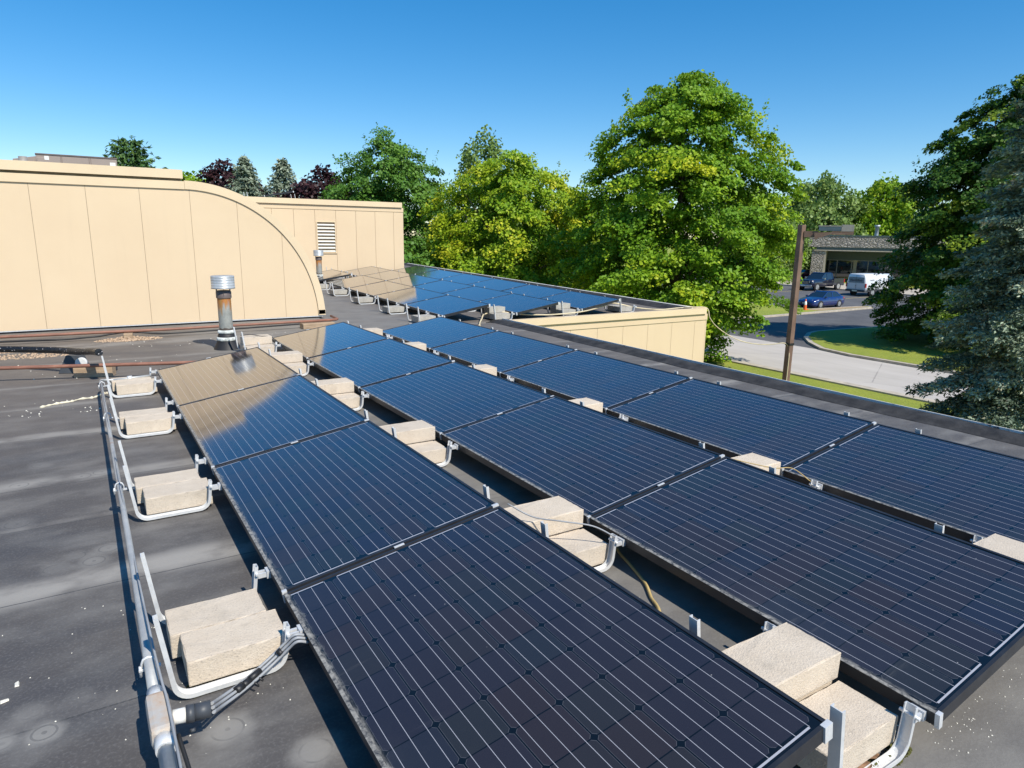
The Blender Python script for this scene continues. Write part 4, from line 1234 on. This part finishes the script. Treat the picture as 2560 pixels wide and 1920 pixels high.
def pickup(label, loc, rz, sc):
    t = thing('pickup_truck', label, 'pickup truck', loc, (0, 0, rz))
    t.scale = (sc, sc, sc)
    mat = 'paint_navy'; Wd = 2.02
    m = MB(); m.smooth = True
    loft(m, [ring(2.92, 1.80, .46, .80, 1.06), ring(2.86, 1.94, .44, .94, 1.16), ring(2.4, Wd, .42, 1.0, 1.20), ring(1.45, Wd, .42, 1.05, 1.23), ring(1.2, Wd, .42, 1.08, 1.24), ring(-.95, Wd, .42, 1.08, 1.24)])
    m.smooth = False
    m.build('body', mat, t, )
    m = MB()
    for s in (-1, 1):
        m.hexa([(-2.90, s * .93, .55), (-.96, s * .93, .55), (-.96, s * 1.005, .55), (-2.90, s * 1.005, .55)], [(-2.90, s * .93, 1.27), (-.96, s * .93, 1.27), (-.96, s * 1.004, 1.27), (-2.90, s * 1.004, 1.27)])
    m.box(-2.90, -.96, -.93, .93, .62, .72).box(-2.95, -2.88, -.93, .93, .60, 1.27).box(-1.02, -.955, -.93, .93, .6, 1.27)
    m.build('cargo_bed', mat, t)
    MB().box(-2.98, -2.86, -.98, .98, .46, .62).build('bumper', 'chrome', t)
    m = MB().hexa([(1.32, -.90, 1.20), (-.97, -.90, 1.20), (-.97, .90, 1.20), (1.32, .90, 1.20)], [(.42, -.74, 1.84), (-.86, -.74, 1.84), (-.86, .74, 1.84), (.42, .74, 1.84)])
    m.build('windows', 'car_glass', t, bevel=.03)
    m = MB()
    m.hexa([(.50, -.75, 1.82), (-.90, -.75, 1.82), (-.90, .75, 1.82), (.50, .75, 1.82)], [(.32, -.66, 1.90), (-.76, -.66, 1.90), (-.76, .66, 1.90), (.32, .66, 1.90)])
    for s in (-1, 1):
        for (xa, xb, w) in ((1.30, .42, .05), (.12, .12, .045), (-.92, -.82, .09)):
            m.hexa([(xa - w, s * .915, 1.2), (xa + w, s * .915, 1.2), (xa + w, s * .88, 1.2), (xa - w, s * .88, 1.2)], [(xb - w, s * .76, 1.84), (xb + w, s * .76, 1.84), (xb + w, s * .72, 1.84), (xb - w, s * .72, 1.84)])
    m.build('roof', mat, t)
    m = MB(); arches(m, (1.95, -1.85), .41, Wd); m.build('wheel_arch', 'tyre', t)
    for x in (1.95, -1.85):
        for s in (-1, 1): wheel(t, x, s * .90, .41, .27, s)
    m = MB().box(2.88, 2.945, -.66, .66, .70, 1.05); m.build('grille', 'bumper', t)
    m = MB()
    for z in (.76, .86, .96): m.box(2.945, 2.955, -.60, .60, z, z + .035)
    m.build('grille_bar', 'chrome', t)
    for s in (-1, 1):
        MB().hexa([(2.70, s * .96, .84), (2.93, s * .68, .84), (2.95, s * .68, .84), (2.72, s * 1.0, .84)], [(2.62, s * .96, 1.08), (2.90, s * .68, 1.08), (2.94, s * .68, 1.08), (2.64, s * 1.0, 1.08)]).build('headlight', 'headlight', t)
        MB().box(-2.955, -2.80, s * .985 - .035, s * .985 + .035, .80, 1.18).build('taillight', 'taillight', t)
        MB().box(.92, 1.06, s * 1.10 - .12, s * 1.10 + .12, 1.20, 1.38).build('mirror', 'chrome', t, bevel=.02)
        MB().box(.20, .38, s * 1.012 - .01, s * 1.012 + .01, 1.02, 1.05).box(-.78, -.60, s * 1.012 - .01, s * 1.012 + .01, 1.02, 1.05).build('door_handle', 'chrome', t)
    MB().box(2.90, 3.02, -.98, .98, .46, .66).build('front_bumper', 'chrome', t, bevel=.03)
    MB().box(3.02, 3.03, -.26, .26, .48, .60).build('number_plate', 'white_plastic', t)
    return t
pickup('dark navy pickup truck parked in front of the stone faced shop', (77.2, 51.0, GZ), pi, 1.12)

def text_part(s, size, parent, loc, rot, mat='lettering', ext=.004):
    c = bpy.data.curves.new('lettering', 'FONT')
    c.body = s; c.size = size; c.extrude = ext; c.align_x = 'CENTER'; c.align_y = 'CENTER'
    c.materials.append(MAT[mat])
    tmp = bpy.data.objects.new('lettering_curve', c)
    COL.objects.link(tmp)
    me = bpy.data.meshes.new_from_object(tmp.evaluated_get(bpy.context.evaluated_depsgraph_get()))
    bpy.data.objects.remove(tmp)
    o = bpy.data.objects.new('lettering', me)
    COL.objects.link(o); o.parent = parent; o.location = loc; o.rotation_euler = rot
    return o
def van(label, loc, rz, sc):
    """panel van, rear towards -x"""
    t = thing('cargo_van', label, 'van', loc, (0, 0, rz)); t.scale = (sc, sc, sc)
    Wd = 2.06
    def vr(x, w, zb, zt):
        h = w / 2
        return [(x, -h + .03, zb), (x, -h, .9), (x, -h + .05, zt * .62), (x, -h + .17, zt - .12), (x, -h + .34, zt), (x, h - .34, zt), (x, h - .17, zt - .12), (x, h - .05, zt * .62), (x, h, .9), (x, h - .03, zb)]
    m = MB(); m.smooth = True
    loft(m, [vr(-2.86, 1.96, .52, 2.02), vr(-2.80, Wd, .48, 2.10), vr(-1.0, Wd, .46, 2.13), vr(1.2, Wd, .46, 2.10), vr(1.65, Wd, .46, 1.80), vr(2.2, 2.0, .46, 1.34), vr(2.75, 1.86, .46, 1.10), vr(2.9, 1.6, .5, .92)])
    m.build('body', 'paint_white', t)
    MB().box(-2.98, -2.80, -1.0, 1.0, .42, .62).build('bumper', 'bumper', t, bevel=.04)
    m = MB()
    for s in (-1, 1): m.box(-2.6, 2.4, s * 1.022 - .012, s * 1.022 + .012, .46, .66)
    m.build('side_moulding', 'bumper', t)
    w = MB().hexa([(-2.885, -.84, 1.24), (-2.885, .84, 1.24), (-2.84, .84, 1.24), (-2.84, -.84, 1.24)], [(-2.865, -.80, 1.80), (-2.865, .80, 1.80), (-2.82, .80, 1.80), (-2.82, -.80, 1.80)]).build('rear_window', 'van_window', t, bevel=.02)
    text_part('NorthStar', .30, t, (-2.895, 0, 1.50), (pi / 2, 0, -pi / 2))
    text_part('NorthStar', .16, t, (-1.9, -1.0, 1.55), (pi / 2 - .06, 0, 0))
    m = MB().box(-2.885, -2.87, -.006, .006, .65, 1.95); m.build('door_seam', 'bumper', t)
    text_part('27', .13, t, (-2.895, .0, .98), (pi / 2, 0, -pi / 2))
    for s in (-1, 1):
        MB().box(-2.90, -2.74, s * .985 - .05, s * .985 + .05, .84, 1.22).build('taillight', 'taillight', t)
    MB().box(-2.995, -2.975, -.26, .26, .44, .57).build('number_plate', 'caulk', t)
    m = MB(); arches(m, (1.85, -1.75), .36, Wd); m.build('wheel_arch', 'tyre', t)
    for x in (1.85, -1.75):
        for s in (-1, 1): wheel(t, x, s * .935, .36, .24, s)
    m = MB().hexa([(1.30, -.92, 1.36), (2.10, -.86, 1.36), (2.10, .86, 1.36), (1.30, .92, 1.36)], [(1.2, -.78, 2.05), (1.28, -.78, 2.05), (1.28, .78, 2.05), (1.2, .78, 2.05)])
    m.build('windscreen', 'car_glass', t)
    for s in (-1, 1): MB().hexa([(.55, s * 1.0, 1.34), (1.7, s * 1.0, 1.30), (1.7, s * .90, 1.30), (.55, s * .90, 1.34)], [(.55, s * .93, 1.86), (1.25, s * .93, 1.86), (1.25, s * .80, 1.86), (.55, s * .80, 1.86)]).build('side_window', 'car_glass', t)
    return t
van('white cargo van with black lettering on its rear seen beside the dark maple', (76.0, 43.45, GZ), -.06, 1.16)
sedan('parked_car', 'dark red car mostly hidden behind the stone pillar and lamp post', 'paint_red', (95.5, 66.2, GZ), pi * .98)
Cn = thing('traffic_cone', 'orange traffic cone with a white collar on the verge by the blue sedan', 'traffic cone', (52.75, 36.0, GZ + .13))
MB().lathe([(.15, .04), (.11, .35), (.06, .82), (.035, .92), (0, .92)], 18).build('body', 'cone_orange', Cn)
MB().box(-.22, .22, -.22, .22, 0, .045).build('base', 'cone_orange', Cn, bevel=.01)
MB().lathe([(.108, .42), (.075, .74), (.07, .74)], 18).build('reflective_collar', 'white_plastic', Cn)

# ================================================================== FAR SHOP
A = thing('stone_faced_shop', 'low shop with a split stone fascia, stone pillar and glass front', 'shop building')
X = 92.0
Y1, Y2 = 62.6, 20.0
m = MB().box(X - 1.2, X + .3, Y2, Y1, .42, 1.95)
m.build('stone_fascia', 'stone', A)
m = MB().box(X - 1.25, X + 14, Y2, Y1 + .1, 1.95, 2.12).box(X - 1.1, X + .3, Y2, Y1 - 1.2, .02, .42)
m.build('roof_trim', 'green_trim', A)
MB().box(X - 1.15, X + 8, Y2, Y1 - .9, -.12, .02).build('soffit', 'soffit', A)
m = MB().box(X - 1.0, X + 1.4, Y1 - 2.3, Y1 - .65, GZ, .0)
m.build('stone_pillar', 'stone', A)
MB().box(X - 1.0, X + 1.4, Y1 - 2.55, Y1 - 2.31, GZ, -.12).build('pillar_edge', 'soffit', A)
MB().box(X + 5, X + 14, Y2, Y1 - 1.0, GZ, 1.9).build('wall', 'brown_wall', A)
MB().box(X + 1.42, X + 5.0, Y1 - .95, Y1 - .7, GZ, -.12).build('return_wall', 'lamp_grey', A)
m = MB().box(X + 4.9, X + 4.99, Y2, Y1 - 1.6, -1.5, -.13)
m.build('transom_panel', 'green_trim', A)
yy = Y1 - 1.7
for i, wd in enumerate((2.2, 2.0, 2.2, 2.2, 2.2, 2.2)):
    f = MB().box(X + 4.84, X + 4.98, yy - .07, yy + .07, GZ, -1.5).box(X + 4.84, X + 4.98, yy - wd + .071, yy - .071, -1.6, -1.5).build('window_frame', 'lamp_grey', A)
    MB().box(X + 4.9, X + 4.95, yy - wd + .075, yy - .075, GZ + .1, -1.605).build('glass', 'glass', f)
    yy -= wd
MB().box(X + 4.8, X + 4.97, yy + 8.1, yy + 8.6, GZ, -1.5).build('door_post', 'soffit', A)
TH = radians(30)
PV = Vector((X - 1.0, Y1 - .65, 0))
RT = Matrix.Rotation(TH, 3, 'Z')
A.location = PV - RT @ PV; A.rotation_euler = (0, 0, TH)
m = MB().lathe([(.26, 0), (.26, 1.2), (.38, 1.2), (.38, 1.5), (.0, 1.5)], 16)
o = tag(m.build('roof_flue', 'zinc'), 'short metal flue standing on the shop roof', 'flue'); o.location = PV + RT @ (Vector((X + 2.5, 53.9, 2.12)) - PV)

# ================================================================== TREES
def leaf_mesh(name, mat, parent, cen, nrm, size, tint, aspect=1.0, seed=0, droop=None):
    """one mesh of many small folded leaf faces"""
    R = np.random.default_rng(seed)
    n = len(cen)
    nrm = nrm / np.linalg.norm(nrm, axis=1, keepdims=True)
    a = R.normal(size=(n, 3)) if droop is None else droop
    d = a - (a * nrm).sum(1, keepdims=True) * nrm
    d /= np.linalg.norm(d, axis=1, keepdims=True) + 1e-9
    s = np.cross(nrm, d)
    L = size[:, None]
    wd = L * aspect * .5
    p0 = cen - d * L * .5
    p1 = cen + s * wd + d * L * .02 + nrm * L * .10
    p2 = cen + d * L * .5
    p3 = cen - s * wd + d * L * .02 + nrm * L * .10
    V = np.stack([p0, p1, p2, p3], 1).reshape(-1, 3).astype(np.float32)
    me = bpy.data.meshes.new(name)
    me.vertices.add(4 * n); me.loops.add(4 * n); me.polygons.add(n)
    me.vertices.foreach_set('co', V.ravel())
    me.loops.foreach_set('vertex_index', np.arange(4 * n, dtype=np.int32))
    me.polygons.foreach_set('loop_start', np.arange(0, 4 * n, 4, dtype=np.int32))
    me.polygons.foreach_set('loop_total', np.full(n, 4, dtype=np.int32))
    me.materials.append(MAT[mat])
    at = me.attributes.new('tint', 'FLOAT', 'FACE')
    at.data.foreach_set('value', np.clip(tint, 0, 1).astype(np.float32))
    me.update(calc_edges=True); me.validate()
    o = bpy.data.objects.new(name, me); COL.objects.link(o); o.parent = parent
    return o
def broadleaf(name, label, x, y, prof, mat, ncl, per, leaf, seed, cl=(.75, .26), yellow=0.0, group=None, lean=(0, 0), fill=.30, trunk=.26, rag=.20, tilt=.55, gz=GZ, lobes=7, nrand=.40, tips=0, pads=0, pad=(.62, .2)):
    """prof: (height above ground, radius) pairs"""
    t = thing(name, label, 'tree', (x, y, gz), group=group)
    R = np.random.default_rng(seed)
    pz = np.array([p[0] for p in prof], float); pr_ = np.array([p[1] for p in prof], float)
    zz = np.linspace(pz[0], pz[-1], 200)
    w = np.interp(zz, pz, pr_) + .25
    w /= w.sum()
    z = R.choice(zz, ncl, p=w) + R.normal(0, .1, ncl)
    th = R.uniform(0, 2 * pi, ncl)
    ph = R.uniform(0, 2 * pi, 8)
    nz = np.sin(lobes * .5 * th + ph[0] + z * .9) * .5 + np.sin((lobes - 2) * th + ph[1] - z * 1.7) * .35 + np.sin(2 * th + ph[2] + z * .5) * .4 + np.sin(z * 2.9 + ph[3] + th) * .35
    r = np.interp(z, pz, pr_) * (1 + rag * nz)
    inner = R.random(ncl) < fill
    fr = np.where(inner, R.uniform(.22, .70, ncl), R.uniform(.76, 1.03, ncl))
    if pads:
        # leafy shelves at the ends of limbs, with shaded gaps between them
        pi_ = R.integers(0, pads, ncl)
        pz_ = np.interp((np.arange(pads) + R.random(pads)) / pads, np.cumsum(w), zz)
        pt_ = np.arange(pads) * 2.39996 + R.normal(0, .22, pads)
        pf_ = R.uniform(.84, 1.04, pads)
        po = R.normal(0, 1, (ncl, 3)); po /= np.maximum(1, np.linalg.norm(po, axis=1, keepdims=True) / 1.7)
        zo = np.where(inner, z, pz_[pi_]); tho = np.where(inner, th, pt_[pi_])
        ro = np.interp(zo, pz, pr_) * (1 + rag * .6 * (np.sin(2 * tho + ph[0] + zo * .5) * .6 + np.sin(3 * tho + ph[1] - zo) * .5)) * np.where(inner, fr, pf_[pi_])
        z = zo; th = tho; r = ro; fr = np.where(inner, fr, 1.0)
    else:
        po = np.zeros((ncl, 3)); ro = r * fr; pi_ = np.arange(ncl)
    cx = np.cos(th) * ro + lean[0] * z; cy = np.sin(th) * ro + lean[1] * z
    if pads:
        m_ = (~inner).astype(float)
        al = po[:, 0] * np.cos(th) + po[:, 1] * np.sin(th)
        cx += po[:, 0] * pad[0] * m_; cy += po[:, 1] * pad[0] * m_
        z = z + (po[:, 2] * pad[1] - .30 * al * pad[0] - .10 * al ** 2 * pad[0]) * m_
    outw = np.stack([np.cos(th), np.sin(th), np.zeros(ncl)], 1)
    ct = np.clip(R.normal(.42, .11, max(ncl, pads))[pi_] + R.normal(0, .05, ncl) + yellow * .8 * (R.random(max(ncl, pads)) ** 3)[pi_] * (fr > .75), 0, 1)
    cs = R.uniform(.6, 1.35, ncl)
    N = ncl * per
    ci = np.repeat(np.arange(ncl), per)
    g = R.normal(size=(N, 3))
    g /= np.maximum(1, np.linalg.norm(g, axis=1, keepdims=True) / 1.9)
    off = g * np.array([cl[0], cl[0], cl[1]]) * cs[ci][:, None] * .62
    # sprays droop outwards so that each one reads as a shelf of leaves
    along = (off * outw[ci]).sum(1)
    off[:, 2] -= .38 * along + .10 * along ** 2
    off += outw[ci] * 0
    cen = np.stack([cx[ci], cy[ci], z[ci]], 1) + off
    nrm = outw[ci] * .45 + np.array([0, 0, tilt]) + R.normal(0, nrand, (N, 3))
    size = leaf * R.uniform(.65, 1.3, N)
    tip = np.clip(along / cl[0], -1, 1)
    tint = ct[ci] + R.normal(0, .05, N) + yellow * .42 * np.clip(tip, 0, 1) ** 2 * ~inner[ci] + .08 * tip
    if tips:
        # upright young shoots that break the outline
        k = 26
        zt = R.choice(zz, tips, p=w) ; tt = R.uniform(0, 2 * pi, tips)
        rt_ = np.interp(zt, pz, pr_) * R.uniform(.93, 1.10, tips)
        base = np.stack([np.cos(tt) * rt_ + lean[0] * zt, np.sin(tt) * rt_ + lean[1] * zt, zt + .1], 1)
        ii = np.repeat(np.arange(tips), k)
        hgt = R.uniform(.5, 1.25, tips)[ii] * R.random(tips * k)
        dirv = np.stack([np.cos(tt) * .35, np.sin(tt) * .35, np.ones(tips)], 1)[ii]
        c2 = base[ii] + dirv * hgt[:, None] + R.normal(0, .10, (tips * k, 3)) * (1.25 - hgt)[:, None]
        cen = np.concatenate([cen, c2]); nrm = np.concatenate([nrm, dirv * .4 + R.normal(0, .5, (tips * k, 3)) + np.array([0, 0, .3])])
        size = np.concatenate([size, leaf * .85 * R.uniform(.6, 1.2, tips * k)])
        tint = np.concatenate([tint, .5 + yellow * .35 + R.normal(0, .12, tips * k)])
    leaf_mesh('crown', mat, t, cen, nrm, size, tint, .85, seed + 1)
    m = MB()
    H = pz[-1] * .86
    rr = random.Random(seed)
    m.tube([(0, 0, -.2), (.02, .01, pz[-1] * .12), (lean[0] * H * .4, lean[1] * H * .4, H * .45), (lean[0] * H, lean[1] * H, H)], [trunk * 1.25, trunk, trunk * .62, trunk * .1], 10)
    for i in range(16):
        k = rr.randrange(ncl)
        bz = max(.9, z[k] * .55)
        b = Vector((lean[0] * bz, lean[1] * bz, bz)); e = Vector((cx[k], cy[k], z[k]))
        mid = b.lerp(e, .5) + Vector((0, 0, -.12 * (e - b).length * .3))
        m.tube([b, mid, e], [trunk * .32, trunk * .2, .015], 6, caps=False)
    m.build('trunk', 'bark', t)
    return t
def conifer(name, label, x, y, H, Rb, mat, whorls, seed, needle=(.15, .05), step=.22, tuft=7, droop=.35, z0=.35, group=None, gz=GZ, power=.85, spread=.42, upturn=.25):
    """tiers of drooping boughs hung with short shoots"""
    t = thing(name, label, 'tree', (x, y, gz), group=group)
    R = np.random.default_rng(seed); rr = random.Random(seed)
    cen = []; dirs = []; tn = []
    m = MB()
    m.tube([(0, 0, -.2), (0, 0, H * .5), (0, 0, H)], [H * .018 + .05, H * .010 + .03, .012], 9)
    for i in range(whorls):
        f = i / (whorls - 1)
        zc = z0 + (H - z0 - .15) * f ** .92
        L = Rb * (1 - zc / H) ** power * rr.uniform(.86, 1.1) + .12
        nb = max(4, int(6 + 3 * (1 - f)))
        a0 = rr.uniform(0, 6.3)
        for b in range(nb):
            a = a0 + 2 * pi * b / nb + rr.uniform(-.25, .25)
            l = L * rr.uniform(.72, 1.15)
            d = droop * rr.uniform(.6, 1.4) * (1 - .6 * f)
            pts = []
            ns = max(3, int(l / step))
            bt = rr.gauss(.45, .14) if Rb > 2.5 else min(.8, max(0, rr.gauss(.48, .30)))  # wide tint spread paints lit and shaded boughs on the blue spruce
            for s in range(ns + 1):
                q = s / ns
                rad = l * q
                zz = zc - d * l * (q ** 1.2) + upturn * l * max(0, q - .6) ** 1.5 + .02
                p = Vector((cos(a) * rad, sin(a) * rad, zz))
                pts.append(p)
                if q < .12: continue
                # side shoots
                half = spread * l * (1 - q) * .9 + .10
                side = Vector((-sin(a), cos(a), 0)); fwd = Vector((cos(a), sin(a), -.25))
                for sd in np.arange(-half, half + .01, step * .8):
                    pp = p + side * (sd + rr.uniform(-.05, .05)) + fwd * (-.35 * abs(sd)) + Vector((0, 0, -.16 * abs(sd) + rr.uniform(-.07, .05)))
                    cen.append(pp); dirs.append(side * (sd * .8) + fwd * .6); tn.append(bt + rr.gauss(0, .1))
            if len(pts) > 2:
                m.tube(pts, [max(.006, .028 * (1 - k / len(pts)) * (l / 3 + .3)) for k in range(len(pts))], 5, caps=False)
    m.build('trunk', 'bark', t)
    C0 = np.array([tuple(c) for c in cen]); D0 = np.array([tuple(c) for c in dirs]); T0 = np.array(tn)
    n = len(C0)
    ci = np.repeat(np.arange(n), tuft)
    N = len(ci)
    D = D0[ci]; D /= np.linalg.norm(D, axis=1, keepdims=True) + 1e-9
    g = R.normal(0, .65, (N, 3)); g[:, 2] = g[:, 2] * .8 + .1
    dr = D + g
    dr /= np.linalg.norm(dr, axis=1, keepdims=True)
    ln = needle[0] * R.uniform(.6, 1.3, N)
    c = C0[ci] + dr * (ln * .6)[:, None] + R.normal(0, .035, (N, 3))
    out = C0[ci] * np.array([1, 1, 0]); out /= np.linalg.norm(out, axis=1, keepdims=True) + 1e-6
    nm = np.cross(dr, R.normal(size=(N, 3))) + np.array([0, 0, .75]) + out * .55
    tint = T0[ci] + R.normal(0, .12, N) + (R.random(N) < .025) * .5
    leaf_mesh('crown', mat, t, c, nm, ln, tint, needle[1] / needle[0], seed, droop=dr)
    return t
G1 = 'trees lining the road behind the building'
# tall maple standing past the wing wall
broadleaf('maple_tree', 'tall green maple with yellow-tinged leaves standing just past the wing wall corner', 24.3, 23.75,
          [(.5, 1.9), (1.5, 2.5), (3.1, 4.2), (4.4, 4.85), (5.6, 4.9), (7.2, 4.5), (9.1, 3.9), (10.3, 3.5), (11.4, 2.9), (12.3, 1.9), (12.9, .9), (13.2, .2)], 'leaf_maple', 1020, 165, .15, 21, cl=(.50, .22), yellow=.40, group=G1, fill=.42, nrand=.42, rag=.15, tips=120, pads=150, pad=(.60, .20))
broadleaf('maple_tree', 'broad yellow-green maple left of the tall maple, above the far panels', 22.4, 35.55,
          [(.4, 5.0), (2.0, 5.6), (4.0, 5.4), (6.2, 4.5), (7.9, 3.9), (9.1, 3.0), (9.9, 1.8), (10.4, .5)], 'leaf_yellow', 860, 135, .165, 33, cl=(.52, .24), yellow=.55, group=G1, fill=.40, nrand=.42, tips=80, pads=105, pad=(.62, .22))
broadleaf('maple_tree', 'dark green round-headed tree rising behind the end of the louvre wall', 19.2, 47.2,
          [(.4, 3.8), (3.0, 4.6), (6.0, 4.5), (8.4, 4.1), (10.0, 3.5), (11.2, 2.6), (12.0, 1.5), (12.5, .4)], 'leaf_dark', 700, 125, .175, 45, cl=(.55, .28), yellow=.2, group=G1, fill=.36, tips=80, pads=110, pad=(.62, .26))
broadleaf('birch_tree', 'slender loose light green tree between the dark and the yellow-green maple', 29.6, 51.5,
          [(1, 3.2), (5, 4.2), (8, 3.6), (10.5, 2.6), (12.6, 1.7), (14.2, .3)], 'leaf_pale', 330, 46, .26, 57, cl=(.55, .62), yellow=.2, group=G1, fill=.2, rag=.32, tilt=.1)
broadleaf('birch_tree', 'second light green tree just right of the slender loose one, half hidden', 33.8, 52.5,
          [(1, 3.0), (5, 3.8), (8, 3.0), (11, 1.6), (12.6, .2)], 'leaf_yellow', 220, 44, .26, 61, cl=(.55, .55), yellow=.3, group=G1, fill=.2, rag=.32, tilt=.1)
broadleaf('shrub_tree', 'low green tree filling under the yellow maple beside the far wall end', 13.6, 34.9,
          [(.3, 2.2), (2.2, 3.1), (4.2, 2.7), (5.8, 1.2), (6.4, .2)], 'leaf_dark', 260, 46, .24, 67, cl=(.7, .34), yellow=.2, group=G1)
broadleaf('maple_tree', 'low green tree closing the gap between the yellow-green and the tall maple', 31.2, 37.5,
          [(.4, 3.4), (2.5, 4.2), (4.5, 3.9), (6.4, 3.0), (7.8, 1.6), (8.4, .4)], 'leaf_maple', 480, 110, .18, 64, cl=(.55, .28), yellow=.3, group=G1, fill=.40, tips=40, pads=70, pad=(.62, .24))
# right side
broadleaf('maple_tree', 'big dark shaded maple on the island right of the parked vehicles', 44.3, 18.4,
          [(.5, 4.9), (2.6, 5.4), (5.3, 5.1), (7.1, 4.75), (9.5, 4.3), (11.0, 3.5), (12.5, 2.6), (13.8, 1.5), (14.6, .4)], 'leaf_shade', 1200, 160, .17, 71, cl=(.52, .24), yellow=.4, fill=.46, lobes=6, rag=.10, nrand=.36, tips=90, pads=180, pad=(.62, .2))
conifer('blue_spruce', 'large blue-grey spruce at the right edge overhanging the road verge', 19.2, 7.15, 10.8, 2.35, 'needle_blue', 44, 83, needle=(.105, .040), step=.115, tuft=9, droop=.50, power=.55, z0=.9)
broadleaf('poplar_tree', 'pale green poplar behind the shop roof, the left of two', 112.4, 75.2,
          [(1, 5), (6, 7.2), (11, 6.0), (15, 3.6), (16.8, .4)], 'leaf_pale', 420, 44, .52, 91, cl=(1.1, 1.0), yellow=.15, rag=.3, tilt=.1)
broadleaf('poplar_tree', 'brighter green poplar behind the shop flue, the right of two', 121.2, 69.6,
          [(1, 5), (6, 6.8), (11, 5.4), (14.5, 3.2), (16.6, .4)], 'leaf_yellow', 420, 44, .52, 95, cl=(1.1, 1.0), yellow=.1, rag=.3, tilt=.1)
broadleaf('poplar_tree', 'lower green tree at the right behind the shop roof', 129, 60,
          [(1, 5), (6, 6.8), (10, 5.4), (13.6, .4)], 'leaf_yellow', 320, 40, .52, 97, cl=(1.1, .8), yellow=.15, rag=.3)
broadleaf('willow_tree', 'drooping olive green tree behind the lamp post beside the shop', 85.0, 63.5,
          [(.5, 2.2), (3, 3.0), (6, 2.9), (8.6, 2.0), (9.8, .4)], 'leaf_pale', 260, 44, .32, 99, cl=(.6, .9), yellow=.2, rag=.3, tilt=.0)
broadleaf('poplar_tree', 'pale green tree rising behind the tall maple left of the lamp post', 104, 84,
          [(1, 5), (6, 6.2), (11, 5.0), (14.6, .4)], 'leaf_pale', 360, 40, .5, 103, cl=(1.1, .9), yellow=.15, rag=.3)
# skyline behind the cream walls
conifer('pine_tree', 'bushy green pine rising behind the brown air handler', 3.93, 59.9, 12.4, 4.1, 'needle_green', 22, 111, needle=(.42, .13), step=.36, tuft=7, droop=-.35, power=.45, z0=2.0, spread=.5)
conifer('spruce_tree', 'grey-green spruce behind the arch, the left of two', 16.76, 83.3, 14.0, 5.8, 'needle_grey', 30, 117, needle=(.45, .18), step=.42, tuft=8, droop=.25, power=.82, z0=.8)
conifer('spruce_tree', 'grey-green spruce behind the far wall coping, the right of two', 20.7, 82.4, 14.0, 5.8, 'needle_grey', 30, 119, needle=(.45, .18), step=.42, tuft=8, droop=.25, power=.82, z0=.8)
broadleaf('plum_tree', 'dark purple tree behind the left spruce', 16.3, 93,
          [(1, 4), (6, 5.0), (10, 3.8), (13, 2.2), (14.4, .3)], 'leaf_purple', 300, 42, .42, 123, cl=(.9, .5), rag=.25)
broadleaf('plum_tree', 'dark purple tree between the right spruce and the dark green tree', 23.6, 76.4,
          [(1, 4.2), (6, 5.4), (9, 4.4), (11.2, 2.6), (12.6, .3)], 'leaf_purple', 380, 42, .40, 127, cl=(.9, .5), rag=.25)
broadleaf('plum_tree', 'low dark purple tree between the two spruces', 19.8, 92, [(1, 4), (6, 5), (9, 3.6), (11.8, .3)], 'leaf_purple', 260, 40, .42, 129, cl=(.9, .5), rag=.25)
broadleaf('ash_tree', 'small bright green tree just right of the cream coping end', 12.9, 99,
          [(1, 4), (7, 4.8), (10.5, 3.2), (13.3, .4)], 'leaf_yellow', 240, 42, .5, 131, cl=(1.0, .6), rag=.25)
broadleaf('ash_tree', 'small dark green tree between the bright green and the purple tree', 14.6, 100,
          [(1, 3), (7, 3.4), (9.5, 2.2), (11.4, .3)], 'leaf_dark', 160, 42, .5, 137, cl=(1.0, .6), rag=.25)
